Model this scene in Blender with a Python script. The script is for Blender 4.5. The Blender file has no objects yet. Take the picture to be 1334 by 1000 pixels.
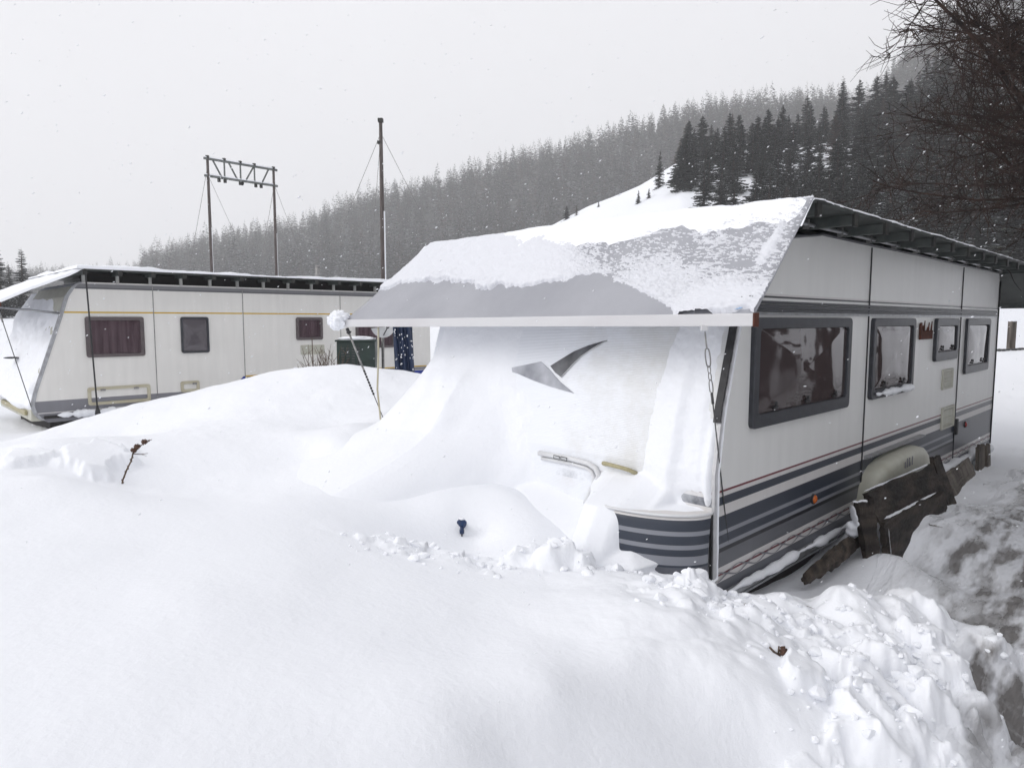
import bpy, bmesh, math, random
import numpy as np
from mathutils import Vector, Matrix
R = math.radians
random.seed(7); RNG = np.random.default_rng(11)
scn = bpy.context.scene
COL = scn.collection

# ------------------------------------------------------------------ camera, sky, sun, exposure
cam_d = bpy.data.cameras.new('camera'); cam = bpy.data.objects.new('camera', cam_d); COL.objects.link(cam)
cam.location = (0, 0, 1.75); cam.rotation_euler = (R(90 - 5.328), 0, 0)
cam_d.sensor_width = 36.0; cam_d.lens = 24.02; cam_d.clip_start = 0.05; cam_d.clip_end = 4000
scn.camera = cam
scn.cycles.volume_bounces = 2
scn.cycles.transparent_max_bounces = 24

SUN_EL, SUN_AZ = 32, -104          # azimuth measured from +Y towards +X
world = bpy.data.worlds.new('World'); scn.world = world; world.use_nodes = True
wn = world.node_tree; wl = wn.links
for n in list(wn.nodes): wn.nodes.remove(n)
w_out = wn.nodes.new('ShaderNodeOutputWorld'); w_bg = wn.nodes.new('ShaderNodeBackground')
w_sky = wn.nodes.new('ShaderNodeTexSky'); w_sky.sky_type = 'NISHITA'; w_sky.sun_disc = False
w_sky.sun_elevation = R(SUN_EL); w_sky.sun_rotation = R(SUN_AZ)
w_sky.dust_density = 6.0; w_sky.air_density = 1.0
w_hs = wn.nodes.new('ShaderNodeHueSaturation'); w_hs.inputs['Saturation'].default_value = 0.12
w_hs.inputs['Value'].default_value = 0.8
w_mix = wn.nodes.new('ShaderNodeMixRGB'); w_mix.inputs['Fac'].default_value = 0.86
w_tc = wn.nodes.new('ShaderNodeTexCoord'); w_nz = wn.nodes.new('ShaderNodeTexNoise')
w_nz.inputs['Scale'].default_value = 1.1; w_nz.inputs['Detail'].default_value = 3.0; w_nz.inputs['Roughness'].default_value = 0.45
w_cr = wn.nodes.new('ShaderNodeValToRGB')
w_cr.color_ramp.elements[0].position = 0.3; w_cr.color_ramp.elements[0].color = (7.6, 7.65, 8.0, 1)
w_cr.color_ramp.elements[1].position = 0.75; w_cr.color_ramp.elements[1].color = (8.6, 8.6, 8.95, 1)
wl.new(w_tc.outputs['Generated'], w_nz.inputs['Vector']); wl.new(w_nz.outputs['Fac'], w_cr.inputs['Fac'])
wl.new(w_sky.outputs['Color'], w_hs.inputs['Color']); wl.new(w_hs.outputs['Color'], w_mix.inputs['Color1'])
wl.new(w_cr.outputs['Color'], w_mix.inputs['Color2']); wl.new(w_mix.outputs['Color'], w_bg.inputs['Color'])
w_bg.inputs['Strength'].default_value = 0.095
wl.new(w_bg.outputs['Background'], w_out.inputs['Surface'])

sun_d = bpy.data.lights.new('sun', 'SUN'); sun_d.energy = 1.1; sun_d.angle = R(32); sun_d.color = (1.0, 0.97, 0.93)
sun = bpy.data.objects.new('sun', sun_d); COL.objects.link(sun)
sv = Vector((math.sin(R(SUN_AZ)) * math.cos(R(SUN_EL)), math.cos(R(SUN_AZ)) * math.cos(R(SUN_EL)), math.sin(R(SUN_EL))))
sun.rotation_euler = sv.to_track_quat('Z', 'Y').to_euler(); sun.location = sv * 50
vs = scn.view_settings; vs.view_transform = 'Standard'; vs.look = 'None'; vs.gamma = 1.0; vs.exposure = 0.46
vs.use_curve_mapping = False

# ------------------------------------------------------------------ helpers
def tag(o, label=None, cat=None, group=None, kind=None):
    if label: o['label'] = label
    if cat: o['category'] = cat
    if group: o['group'] = group
    if kind: o['kind'] = kind
    return o

def empty(name, loc=(0, 0, 0), rz=0, label=None, cat=None, group=None):
    o = bpy.data.objects.new(name, None); COL.objects.link(o); o.empty_display_size = 0.2
    o.location = loc; o.rotation_euler = (0, 0, rz)
    return tag(o, label, cat, group)

class MB:
    """collects faces for one mesh object"""
    def __init__(s): s.v = []; s.f = []; s.m = []; s.sm = []
    def add(s, vs_, fs, mi=0, smooth=False):
        b = len(s.v); s.v += [tuple(p) for p in vs_]
        for f in fs: s.f.append(tuple(b + i for i in f)); s.m.append(mi); s.sm.append(smooth)
    def box(s, x0, x1, y0, y1, z0, z1, mi=0, M=None):
        p = [(x0, y0, z0), (x1, y0, z0), (x1, y1, z0), (x0, y1, z0), (x0, y0, z1), (x1, y0, z1), (x1, y1, z1), (x0, y1, z1)]
        if M is not None: p = [M @ Vector(q) for q in p]
        s.add(p, [(0, 3, 2, 1), (4, 5, 6, 7), (0, 1, 5, 4), (1, 2, 6, 5), (2, 3, 7, 6), (3, 0, 4, 7)], mi)
    def tube(s, pts, r, n=8, mi=0, cap=True):
        pts = [Vector(p) for p in pts]; k = len(pts); rr = r if isinstance(r, (list, tuple)) else [r] * k
        t = (pts[1] - pts[0]).normalized(); a = Vector((0, 0, 1)) if abs(t.z) < .9 else Vector((1, 0, 0))
        nx = t.cross(a).normalized(); vs_ = []
        for i, p in enumerate(pts):
            if i == 0: t = pts[1] - pts[0]
            elif i == k - 1: t = pts[-1] - pts[-2]
            else: t = pts[i + 1] - pts[i - 1]
            t.normalize(); nx = (nx - t * nx.dot(t)).normalized(); ny = t.cross(nx)
            for j in range(n):
                an = 2 * math.pi * j / n; vs_.append(p + (nx * math.cos(an) + ny * math.sin(an)) * rr[i])
        fs = [(i * n + j, i * n + (j + 1) % n, (i + 1) * n + (j + 1) % n, (i + 1) * n + j) for i in range(k - 1) for j in range(n)]
        if cap: fs += [tuple(range(n))[::-1], tuple((k - 1) * n + j for j in range(n))]
        s.add(vs_, fs, mi, True)
    def prism(s, poly, ax, d0, d1, mi=0):
        """poly: 2-D outline; ax 'x','y','z' = extrusion axis from d0 to d1"""
        def P3(a, b, d): return {'x': (d, a, b), 'y': (a, d, b), 'z': (a, b, d)}[ax]
        n = len(poly); vs_ = [P3(a, b, d0) for a, b in poly] + [P3(a, b, d1) for a, b in poly]
        fs = [tuple(range(n))[::-1], tuple(range(n, 2 * n))] + [(i, (i + 1) % n, n + (i + 1) % n, n + i) for i in range(n)]
        s.add(vs_, fs, mi)
    def sphere(s, c, r, sx=1, sy=1, sz=1, n=10, mi=0):
        vs_ = []; fs = []
        for i in range(n + 1):
            th = math.pi * i / n
            for j in range(2 * n):
                ph = math.pi * j / n
                vs_.append((c[0] + r * sx * math.sin(th) * math.cos(ph), c[1] + r * sy * math.sin(th) * math.sin(ph), c[2] + r * sz * math.cos(th)))
        for i in range(n):
            for j in range(2 * n): fs.append((i * 2 * n + j, (i + 1) * 2 * n + j, (i + 1) * 2 * n + (j + 1) % (2 * n), i * 2 * n + (j + 1) % (2 * n)))
        s.add(vs_, fs, mi, True)
    def build(s, name, mats, parent=None, bevel=0, loc=None, rz=0, fix=True):
        me = bpy.data.meshes.new(name); me.from_pydata([tuple(p) for p in s.v], [], s.f)
        if not isinstance(mats, (list, tuple)): mats = [mats]
        for m in mats: me.materials.append(m)
        me.polygons.foreach_set('material_index', s.m); me.polygons.foreach_set('use_smooth', s.sm)
        if fix:
            bm = bmesh.new(); bm.from_mesh(me); bmesh.ops.recalc_face_normals(bm, faces=bm.faces)
            if bevel:
                es = [e for e in bm.edges if len(e.link_faces) == 2 and e.calc_face_angle(0) > .6]
                bmesh.ops.bevel(bm, geom=es, offset=bevel, segments=2, affect='EDGES', profile=.6, clamp_overlap=True)
            bm.to_mesh(me); bm.free()
        me.update()
        o = bpy.data.objects.new(name, me); COL.objects.link(o)
        if parent: o.parent = parent
        if loc is not None: o.location = loc; o.rotation_euler = (0, 0, rz)
        return o

def np_mesh(name, V, F, mat, smooth=True, mats=None, mi=None, parent=None):
    me = bpy.data.meshes.new(name); V = np.asarray(V, np.float32); F = np.asarray(F, np.int32)
    k = F.shape[1]
    me.vertices.add(len(V)); me.vertices.foreach_set('co', V.ravel())
    me.loops.add(F.size); me.loops.foreach_set('vertex_index', F.ravel())
    me.polygons.add(len(F)); me.polygons.foreach_set('loop_start', np.arange(0, F.size, k, dtype=np.int32))
    me.polygons.foreach_set('loop_total', np.full(len(F), k, np.int32))
    for m in (mats or [mat]): me.materials.append(m)
    if mi is not None: me.polygons.foreach_set('material_index', np.asarray(mi, np.int32))
    me.polygons.foreach_set('use_smooth', np.full(len(F), smooth))
    me.update(calc_edges=True)
    o = bpy.data.objects.new(name, me); COL.objects.link(o)
    if parent: o.parent = parent
    return o

def grid_faces(nr, nc, wrap=False):
    i, j = np.meshgrid(np.arange(nr - 1), np.arange(nc if wrap else nc - 1), indexing='ij')
    j2 = (j + 1) % nc
    return np.stack([i * nc + j, i * nc + j2, (i + 1) * nc + j2, (i + 1) * nc + j], -1).reshape(-1, 4)

def _hash(ix, iy, seed):
    h = (ix * 374761393 + iy * 668265263 + seed * 974634777) & 0xffffffff
    h = ((h ^ (h >> 13)) * 1274126177) & 0xffffffff
    return ((h ^ (h >> 16)) & 0xffff) / 65535.0
def vnoise(x, y, seed=0):
    x = np.asarray(x, float); y = np.asarray(y, float)
    ix = np.floor(x).astype(np.int64); iy = np.floor(y).astype(np.int64); fx = x - ix; fy = y - iy
    fx = fx * fx * fx * (fx * (fx * 6 - 15) + 10); fy = fy * fy * fy * (fy * (fy * 6 - 15) + 10)
    a = _hash(ix, iy, seed); b = _hash(ix + 1, iy, seed); c = _hash(ix, iy + 1, seed); d = _hash(ix + 1, iy + 1, seed)
    return (a * (1 - fx) + b * fx) * (1 - fy) + (c * (1 - fx) + d * fx) * fy - .5
def fbm(x, y, oct=4, seed=0, g=.5):
    s = 0; a = 1.0
    c_, s_ = math.cos(.7), math.sin(.7)
    for o in range(oct):
        s = s + a * vnoise(x, y, seed + o * 17); x, y = (x * c_ - y * s_) * 2.03 + 11.3, (x * s_ + y * c_) * 2.03 - 7.1; a *= g
    return s
def sstep(a, b, x):
    t = np.clip((x - a) / (b - a), 0, 1); return t * t * (3 - 2 * t)
def smax(a, b, k): 
    h = np.clip(.5 + .5 * (a - b) / k, 0, 1); return b * (1 - h) + a * h + k * h * (1 - h)

# ------------------------------------------------------------------ materials
def mat(name, c1, c2=None, scale=6, rough=.6, rough2=None, metal=0, spec=.5, bump=0, bscale=40, bdist=.01, stretch=(1, 1, 1), detail=6, lo=.35, hi=.65, sss=0):
    m = bpy.data.materials.new(name); m.use_nodes = True; nt = m.node_tree; b = nt.nodes['Principled BSDF']
    b.inputs['Metallic'].default_value = metal; b.inputs['Roughness'].default_value = rough; b.inputs['Specular IOR Level'].default_value = spec
    b.inputs['Base Color'].default_value = (*c1, 1)
    tc = nt.nodes.new('ShaderNodeTexCoord'); mp = nt.nodes.new('ShaderNodeMapping'); mp.inputs['Scale'].default_value = stretch
    nt.links.new(tc.outputs['Object'], mp.inputs['Vector'])
    if c2 is not None:
        nz = nt.nodes.new('ShaderNodeTexNoise'); nz.inputs['Scale'].default_value = scale; nz.inputs['Detail'].default_value = detail
        cr = nt.nodes.new('ShaderNodeValToRGB'); cr.color_ramp.elements[0].position = lo; cr.color_ramp.elements[1].position = hi
        cr.color_ramp.elements[0].color = (*c1, 1); cr.color_ramp.elements[1].color = (*c2, 1)
        nt.links.new(mp.outputs[0], nz.inputs['Vector']); nt.links.new(nz.outputs['Fac'], cr.inputs['Fac']); nt.links.new(cr.outputs['Color'], b.inputs['Base Color'])
        if rough2 is not None:
            mr = nt.nodes.new('ShaderNodeMapRange'); mr.inputs['From Min'].default_value = lo; mr.inputs['From Max'].default_value = hi
            mr.inputs['To Min'].default_value = rough; mr.inputs['To Max'].default_value = rough2
            nt.links.new(nz.outputs['Fac'], mr.inputs['Value']); nt.links.new(mr.outputs[0], b.inputs['Roughness'])
    if bump:
        n2 = nt.nodes.new('ShaderNodeTexNoise'); n2.inputs['Scale'].default_value = bscale; n2.inputs['Detail'].default_value = 5
        bp = nt.nodes.new('ShaderNodeBump'); bp.inputs['Strength'].default_value = bump; bp.inputs['Distance'].default_value = bdist
        nt.links.new(mp.outputs[0], n2.inputs['Vector']); nt.links.new(n2.outputs['Fac'], bp.inputs['Height']); nt.links.new(bp.outputs[0], b.inputs['Normal'])
    if sss:
        b.inputs['Subsurface Weight'].default_value = sss; b.inputs['Subsurface Radius'].default_value = (1, 1, 1); b.inputs['Subsurface Scale'].default_value = .02
    return m

def stripe_mat(name, base, bands, dirt=.06, rib=0, rough=.35, dust=None):
    """paint with level bands at object Z (metres); dust: list of snow-stuck patches by object coords"""
    m = bpy.data.materials.new(name); m.use_nodes = True; nt = m.node_tree; b = nt.nodes['Principled BSDF']; L_ = nt.links.new
    tc = nt.nodes.new('ShaderNodeTexCoord'); sx = nt.nodes.new('ShaderNodeSeparateXYZ'); L_(tc.outputs['Object'], sx.inputs[0])
    mr = nt.nodes.new('ShaderNodeMapRange'); mr.inputs['From Min'].default_value = 0; mr.inputs['From Max'].default_value = 3; L_(sx.outputs['Z'], mr.inputs['Value'])
    prev = None
    def ramp(bs):
        cr = nt.nodes.new('ShaderNodeValToRGB'); cr.color_ramp.interpolation = 'CONSTANT'; e = cr.color_ramp.elements
        e[0].position = 0; e[0].color = (*base, 1); e[1].position = 1.0; e[1].color = (*base, 1)
        for z0, z1, c in bs:
            a = e.new(max(z0 / 3, .001)); a.color = (*c, 1)
        a = e.new(bs[-1][1] / 3); a.color = (*base, 1)
        L_(mr.outputs[0], cr.inputs['Fac']); return cr
    cr = ramp(bands); col = cr.outputs['Color']
    nz = nt.nodes.new('ShaderNodeTexNoise'); nz.inputs['Scale'].default_value = 1.6; nz.inputs['Detail'].default_value = 7; L_(tc.outputs['Object'], nz.inputs['Vector'])
    mp = nt.nodes.new('ShaderNodeMapping'); mp.inputs['Scale'].default_value = (5, 5, .5); L_(tc.outputs['Object'], mp.inputs['Vector'])
    n3 = nt.nodes.new('ShaderNodeTexNoise'); n3.inputs['Scale'].default_value = 2.5; n3.inputs['Detail'].default_value = 5; L_(mp.outputs[0], n3.inputs['Vector'])
    ad = nt.nodes.new('ShaderNodeMath'); ad.operation = 'ADD'; L_(nz.outputs['Fac'], ad.inputs[0]); L_(n3.outputs['Fac'], ad.inputs[1])
    m2 = nt.nodes.new('ShaderNodeMapRange'); m2.inputs['From Min'].default_value = .75; m2.inputs['From Max'].default_value = 1.3
    m2.inputs['To Min'].default_value = 1 - dirt * 1.1; m2.inputs['To Max'].default_value = 1.0; L_(ad.outputs[0], m2.inputs['Value'])
    mu = nt.nodes.new('ShaderNodeMixRGB'); mu.blend_type = 'MULTIPLY'; mu.inputs['Fac'].default_value = 1; L_(col, mu.inputs['Color1']); L_(m2.outputs[0], mu.inputs['Color2'])
    out = mu.outputs['Color']
    if dust:
        n4 = nt.nodes.new('ShaderNodeTexNoise'); n4.inputs['Scale'].default_value = dust.get('scale', 5); n4.inputs['Detail'].default_value = 8; n4.inputs['Roughness'].default_value = .7
        L_(tc.outputs['Object'], n4.inputs['Vector'])
        # dust amount grows along +Y (away from the near corner)
        m4 = nt.nodes.new('ShaderNodeMapRange'); m4.inputs['From Min'].default_value = dust['y0']; m4.inputs['From Max'].default_value = dust['y1']
        m4.inputs['To Min'].default_value = dust.get('a', -.3); m4.inputs['To Max'].default_value = dust.get('b', .6); L_(sx.outputs['Y'], m4.inputs['Value'])
        a4 = nt.nodes.new('ShaderNodeMath'); a4.operation = 'ADD'; a4.use_clamp = True; L_(m4.outputs[0], a4.inputs[0])
        s4 = nt.nodes.new('ShaderNodeMapRange'); s4.inputs['From Min'].default_value = .35; s4.inputs['From Max'].default_value = .75
        s4.inputs['To Min'].default_value = -.1; s4.inputs['To Max'].default_value = .6; L_(n4.outputs['Fac'], s4.inputs['Value']); L_(s4.outputs[0], a4.inputs[1])
        mm = nt.nodes.new('ShaderNodeMixRGB'); L_(a4.outputs[0], mm.inputs['Fac']); L_(out, mm.inputs['Color1']); mm.inputs['Color2'].default_value = (.84, .86, .9, 1)
        out = mm.outputs['Color']
    L_(out, b.inputs['Base Color']); b.inputs['Roughness'].default_value = rough
    if rib:
        wv = nt.nodes.new('ShaderNodeTexWave'); wv.wave_type = 'BANDS'; wv.bands_direction = 'Z'; wv.inputs['Scale'].default_value = rib; wv.inputs['Distortion'].default_value = .15
        wv.inputs['Detail'].default_value = 0
        L_(tc.outputs['Object'], wv.inputs['Vector']); bp = nt.nodes.new('ShaderNodeBump'); bp.inputs['Strength'].default_value = .3; bp.inputs['Distance'].default_value = .003
        L_(wv.outputs['Fac'], bp.inputs['Height']); L_(bp.outputs[0], b.inputs['Normal'])
    else:
        bp = nt.nodes.new('ShaderNodeBump'); bp.inputs['Strength'].default_value = .1; bp.inputs['Distance'].default_value = .003
        n5 = nt.nodes.new('ShaderNodeTexNoise'); n5.inputs['Scale'].default_value = 3; L_(tc.outputs['Object'], n5.inputs['Vector'])
        L_(n5.outputs['Fac'], bp.inputs['Height']); L_(bp.outputs[0], b.inputs['Normal'])
    return m

def snow_mat(name, c=(.87, .885, .92)):
    m = mat(name, c, None, rough=.55, spec=.25, bump=.45, bscale=38, bdist=.006)
    nt = m.node_tree; b = nt.nodes['Principled BSDF']; bp0 = [n for n in nt.nodes if n.type == 'BUMP'][0]
    n2 = nt.nodes.new('ShaderNodeTexNoise'); n2.inputs['Scale'].default_value = 320; n2.inputs['Detail'].default_value = 3
    tc = [n for n in nt.nodes if n.type == 'TEX_COORD'][0]; nt.links.new(tc.outputs['Object'], n2.inputs['Vector'])
    bp = nt.nodes.new('ShaderNodeBump'); bp.inputs['Strength'].default_value = .35; bp.inputs['Distance'].default_value = .0015
    nt.links.new(n2.outputs['Fac'], bp.inputs['Height']); nt.links.new(bp0.outputs[0], bp.inputs['Normal']); nt.links.new(bp.outputs[0], b.inputs['Normal'])
    return m

M = {}
M['snow'] = snow_mat('snow')
M['thin_snow'] = snow_mat('thin_snow', (.70, .71, .75))
M['snow_far'] = mat('snow_far', (.82, .84, .88), (.86, .875, .91), scale=.05, rough=.7, spec=.1)
_ice = mat('trodden_ice', (.17, .162, .158), (.66, .67, .70), scale=6.5, rough=.25, rough2=.6, bump=.6, bscale=22, bdist=.02, stretch=(.45, 1.7, 1), detail=12, lo=.44, hi=.58)
M['ice'] = _ice
nt = _ice.node_tree; _b = nt.nodes['Principled BSDF']; _cr = [n for n in nt.nodes if n.type == 'VALTORGB'][0]
_at = nt.nodes.new('ShaderNodeAttribute'); _at.attribute_name = 'dirt'
_mx = nt.nodes.new('ShaderNodeMixRGB'); nt.links.new(_at.outputs['Fac'], _mx.inputs['Fac']); _mx.inputs['Color1'].default_value = (.86, .875, .91, 1); nt.links.new(_cr.outputs['Color'], _mx.inputs['Color2']); nt.links.new(_mx.outputs['Color'], _b.inputs['Base Color'])
CH, LG, MG, WH, RD, BK = (.038, .046, .065), (.25, .26, .29), (.105, .11, .128), (.66, .64, .63), (.16, .02, .03), (.02, .021, .026)
CREAM = (.78, .78, .765)
low_bands = [(.0, .235, MG), (.235, .29, (.3, .3, .31)), (.29, .345, MG), (.345, .38, WH), (.38, .39, RD), (.39, .43, WH), (.43, .511, (.13, .135, .15)), (.511, .533, BK), (.533, .56, LG), (.56, .604, CH),
             (.604, .622, LG), (.622, .706, CH), (.706, .728, WH), (.728, .735, RD), (.735, .763, WH), (.763, .82, CH), (.82, .838, WH), (.838, .845, RD), (.845, 1.865, CREAM)]
up_bands = [(1.865, 1.876, BK), (1.876, 1.888, WH), (1.888, 1.896, RD)]
M['side'] = stripe_mat('striped_side_paint', CREAM, low_bands + up_bands, dirt=.07)
M['side_rear'] = stripe_mat('striped_side_paint_rear', CREAM, [(.0, .29, MG), (.29, .345, MG), (.345, .38, WH), (.38, .39, RD), (.39, .43, WH), (.43, .70, MG), (.706, .728, WH), (.728, .735, MG), (.735, .763, WH),
             (.763, .82, MG), (.82, .838, WH), (.838, .845, RD), (.845, 1.865, CREAM)] + up_bands, dirt=.07)
M['front'] = stripe_mat('ribbed_front_paint', (.68, .675, .65), [(.706, .728, WH), (.728, .735, RD), (.735, .763, WH), (.763, .82, CH), (.82, .838, WH), (.838, .845, RD)], rib=32, dust=dict(y0=.2, y1=1.4, a=.18, b=1.05))
M['box'] = stripe_mat('striped_front_box', MG, [(.0, .40, MG), (.40, .41, RD), (.41, .44, WH), (.44, .475, MG), (.475, .49, CH), (.49, .53, LG), (.53, .565, CH), (.565, .595, LG), (.595, .64, CH), (.64, .662, LG), (.662, .715, CH),
             (.715, .727, WH), (.727, .733, RD), (.733, .80, WH)], dirt=.04)
M['wall2'] = stripe_mat('cream_paint_yellow_line', (.76, .745, .71), [(.0, .30, (.1, .1, .1)), (.30, .43, (.2, .2, .22)), (.43, .437, WH), (.437, .52, (.2, .2, .22)), (.52, .527, WH), (.527, .60, (.2, .2, .22)), (.60, 1.845, (.76, .745, .71)), (1.845, 1.868, (.58, .38, .04)),
             (1.868, 2.20, (.76, .745, .71)), (2.20, 2.215, (.12, .12, .13)), (2.215, 2.27, (.2, .2, .21)), (2.27, 2.28, (.4, .4, .4))], dirt=.08)
M['cream'] = mat('cream_plastic', (.5, .47, .36), (.42, .38, .27), scale=7, rough=.45)
M['cream2'] = mat('old_cream_plastic', (.50, .50, .43), (.44, .43, .36), scale=9, rough=.45)
M['whiteplastic'] = mat('white_plastic', (.72, .73, .74), (.66, .66, .67), scale=9, rough=.35)
M['alu'] = mat('aluminium_trim', (.42, .43, .45), (.3, .3, .31), scale=14, rough=.38, metal=.7)
M['alu_light'] = mat('pale_aluminium', (.6, .6, .61), (.48, .48, .49), scale=18, rough=.45, metal=.3)
M['rubber'] = mat('black_rubber', (.02, .02, .022), (.035, .035, .037), scale=20, rough=.6)
M['frame'] = mat('window_frame_grey', (.028, .03, .037), (.04, .043, .052), scale=20, rough=.4)
M['frame2'] = mat('window_frame_brown', (.085, .07, .072), (.11, .09, .092), scale=20, rough=.45)
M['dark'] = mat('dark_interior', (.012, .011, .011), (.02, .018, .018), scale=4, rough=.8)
M['steel'] = mat('galvanised_steel', (.2, .2, .2), (.34, .33, .32), scale=30, rough=.5, metal=.6)
M['steel_dark'] = mat('dark_cable', (.05, .05, .05), (.1, .1, .1), scale=60, rough=.6, metal=.2)
M['roofpanel'] = mat('grey_green_roof_sheet', (.04, .046, .043), (.065, .072, .068), scale=5, rough=.6)
M['rafter'] = mat('painted_rafter', (.055, .065, .062), (.10, .11, .105), scale=9, rough=.6)
M['rafter_end'] = mat('rafter_end_black', (.02, .02, .02), (.035, .035, .03), scale=9, rough=.6)
M['post'] = mat('pale_post', (.3, .3, .29), (.42, .42, .4), scale=9, rough=.6)
M['tarp'] = mat('grey_pvc_tarp', (.31, .315, .345), (.355, .36, .39), scale=2.2, rough=.5, bump=.5, bscale=4, bdist=.03)
M['tarp_dark'] = mat('dark_tarp_inside', (.06, .065, .06), (.1, .105, .1), scale=2.5, rough=.7, bump=.5, bscale=4, bdist=.03)
M['gutter'] = mat('white_gutter_board', (.62, .62, .63), (.57, .56, .57), scale=5, rough=.4, stretch=(1, .3, 1))
M['rust'] = mat('rusty_steel', (.12, .035, .02), (.06, .022, .015), scale=25, rough=.85, bump=.4)
M['orange'] = mat('orange_lens', (.55, .13, .02), (.5, .11, .015), scale=8, rough=.25)
M['redlens'] = mat('red_lens', (.3, .03, .03), (.25, .02, .02), scale=8, rough=.25)
M['wood'] = mat('dark_wet_board', (.010, .007, .006), (.055, .042, .033), scale=5, rough=.75, bump=.9, bscale=14, bdist=.02, stretch=(.35, 1, 3), lo=.38, hi=.72)
M['wood2'] = mat('grey_old_board', (.06, .05, .042), (.15, .13, .11), scale=6, rough=.8, bump=.7, bscale=12, bdist=.01, stretch=(3, 1, .35))
M['bark'] = mat('rough_bark', (.02, .015, .012), (.09, .07, .055), scale=12, rough=.9, bump=1, bscale=25, bdist=.02)
M['polewood'] = mat('weathered_pole', (.055, .045, .042), (.12, .1, .095), scale=9, rough=.85, stretch=(4, 4, .4))
M['truss'] = mat('grey_green_truss', (.09, .1, .095), (.17, .18, .175), scale=6, rough=.7)
M['tan'] = mat('tan_handle_plastic', (.40, .36, .22), (.33, .29, .16), scale=30, rough=.5)
M['blue'] = mat('dark_blue_plastic', (.004, .02, .075), (.006, .03, .1), scale=30, rough=.35)
M['brass'] = mat('dull_metal_spout', (.12, .12, .13), (.2, .2, .2), scale=30, rough=.4, metal=.7)
M['cabinet'] = mat('dark_green_cabinet', (.012, .025, .02), (.018, .038, .03), scale=6, rough=.45)
M['navy'] = mat('navy_tarp', (.008, .018, .05), (.012, .028, .075), scale=5, rough=.5)
M['dishwhite'] = mat('white_dish', (.68, .69, .7), (.6, .6, .61), scale=6, rough=.4)
M['twig'] = mat('brown_twig', (.06, .04, .03), (.13, .09, .06), scale=40, rough=.85)
M['cone'] = mat('larch_cone', (.07, .035, .025), (.13, .07, .045), scale=60, rough=.85, bump=.8, bscale=90)
M['larch'] = mat('larch_branch_bark', (.014, .008, .007), (.042, .022, .016), scale=6, rough=.9)
M['logo'] = mat('anthracite_logo', (.05, .052, .06), (.16, .165, .18), scale=9, rough=.4, lo=.4, hi=.75)
M['logo_snowy'] = mat('snow_dusted_logo', (.24, .25, .28), (.62, .63, .68), scale=2.6, rough=.6, lo=.38, hi=.6)
M['curtain'] = mat('mauve_curtain', (.22, .18, .2), (.42, .36, .39), scale=3, rough=.9, stretch=(6, 1, .3))
M['blueline'] = mat('blue_decal', (.01, .03, .25), (.012, .035, .28), scale=4, rough=.4)
M['yellowline'] = mat('yellow_decal', (.55, .36, .04), (.5, .32, .03), scale=4, rough=.4)
M['greyline'] = mat('grey_decal', (.2, .2, .22), (.23, .23, .25), scale=4, rough=.4)
M['emblem'] = mat('pale_blue_emblem', (.12, .33, .62), (.2, .42, .7), scale=40, rough=.4)
M['ink'] = mat('black_print', (.03, .03, .03), (.05, .05, .05), scale=40, rough=.5)
M['moss'] = mat('mossy_gravel', (.03, .03, .02), (.08, .075, .045), scale=30, rough=.9, bump=1, bscale=50)

def glass_mat(name, tint, ior=1.6, warp=.5, transp=.0):
    m = bpy.data.materials.new(name); m.use_nodes = True; nt = m.node_tree; b = nt.nodes['Principled BSDF']; L_ = nt.links.new
    b.inputs['Base Color'].default_value = (*tint, 1); b.inputs['Roughness'].default_value = .05; b.inputs['IOR'].default_value = ior
    b.inputs['Specular IOR Level'].default_value = .5; b.inputs['Coat Weight'].default_value = .15; b.inputs['Coat Roughness'].default_value = .03
    tc = nt.nodes.new('ShaderNodeTexCoord'); nz = nt.nodes.new('ShaderNodeTexNoise'); nz.inputs['Scale'].default_value = 3.2; nz.inputs['Detail'].default_value = 1.2
    L_(tc.outputs['Object'], nz.inputs['Vector']); bp = nt.nodes.new('ShaderNodeBump'); bp.inputs['Strength'].default_value = warp; bp.inputs['Distance'].default_value = .06
    L_(nz.outputs['Fac'], bp.inputs['Height']); L_(bp.outputs[0], b.inputs['Normal']); L_(bp.outputs[0], b.inputs['Coat Normal'])
    if transp:
        tr = nt.nodes.new('ShaderNodeBsdfTransparent'); tr.inputs['Color'].default_value = (.62, .55, .57, 1); mx = nt.nodes.new('ShaderNodeMixShader'); mx.inputs['Fac'].default_value = transp
        o = nt.nodes['Material Output']; L_(b.outputs[0], mx.inputs[1]); L_(tr.outputs[0], mx.inputs[2]); L_(mx.outputs[0], o.inputs['Surface'])
    return m
M['pane'] = glass_mat('tinted_pane', (.065, .05, .051), 1.42, .12)
M['pane2'] = glass_mat('tinted_pane_pale', (.10, .09, .1), 1.45, .15)
M['pane_clear'] = glass_mat('tinted_pane_clear', (.02, .015, .016), 1.45, .15, .75)

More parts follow.
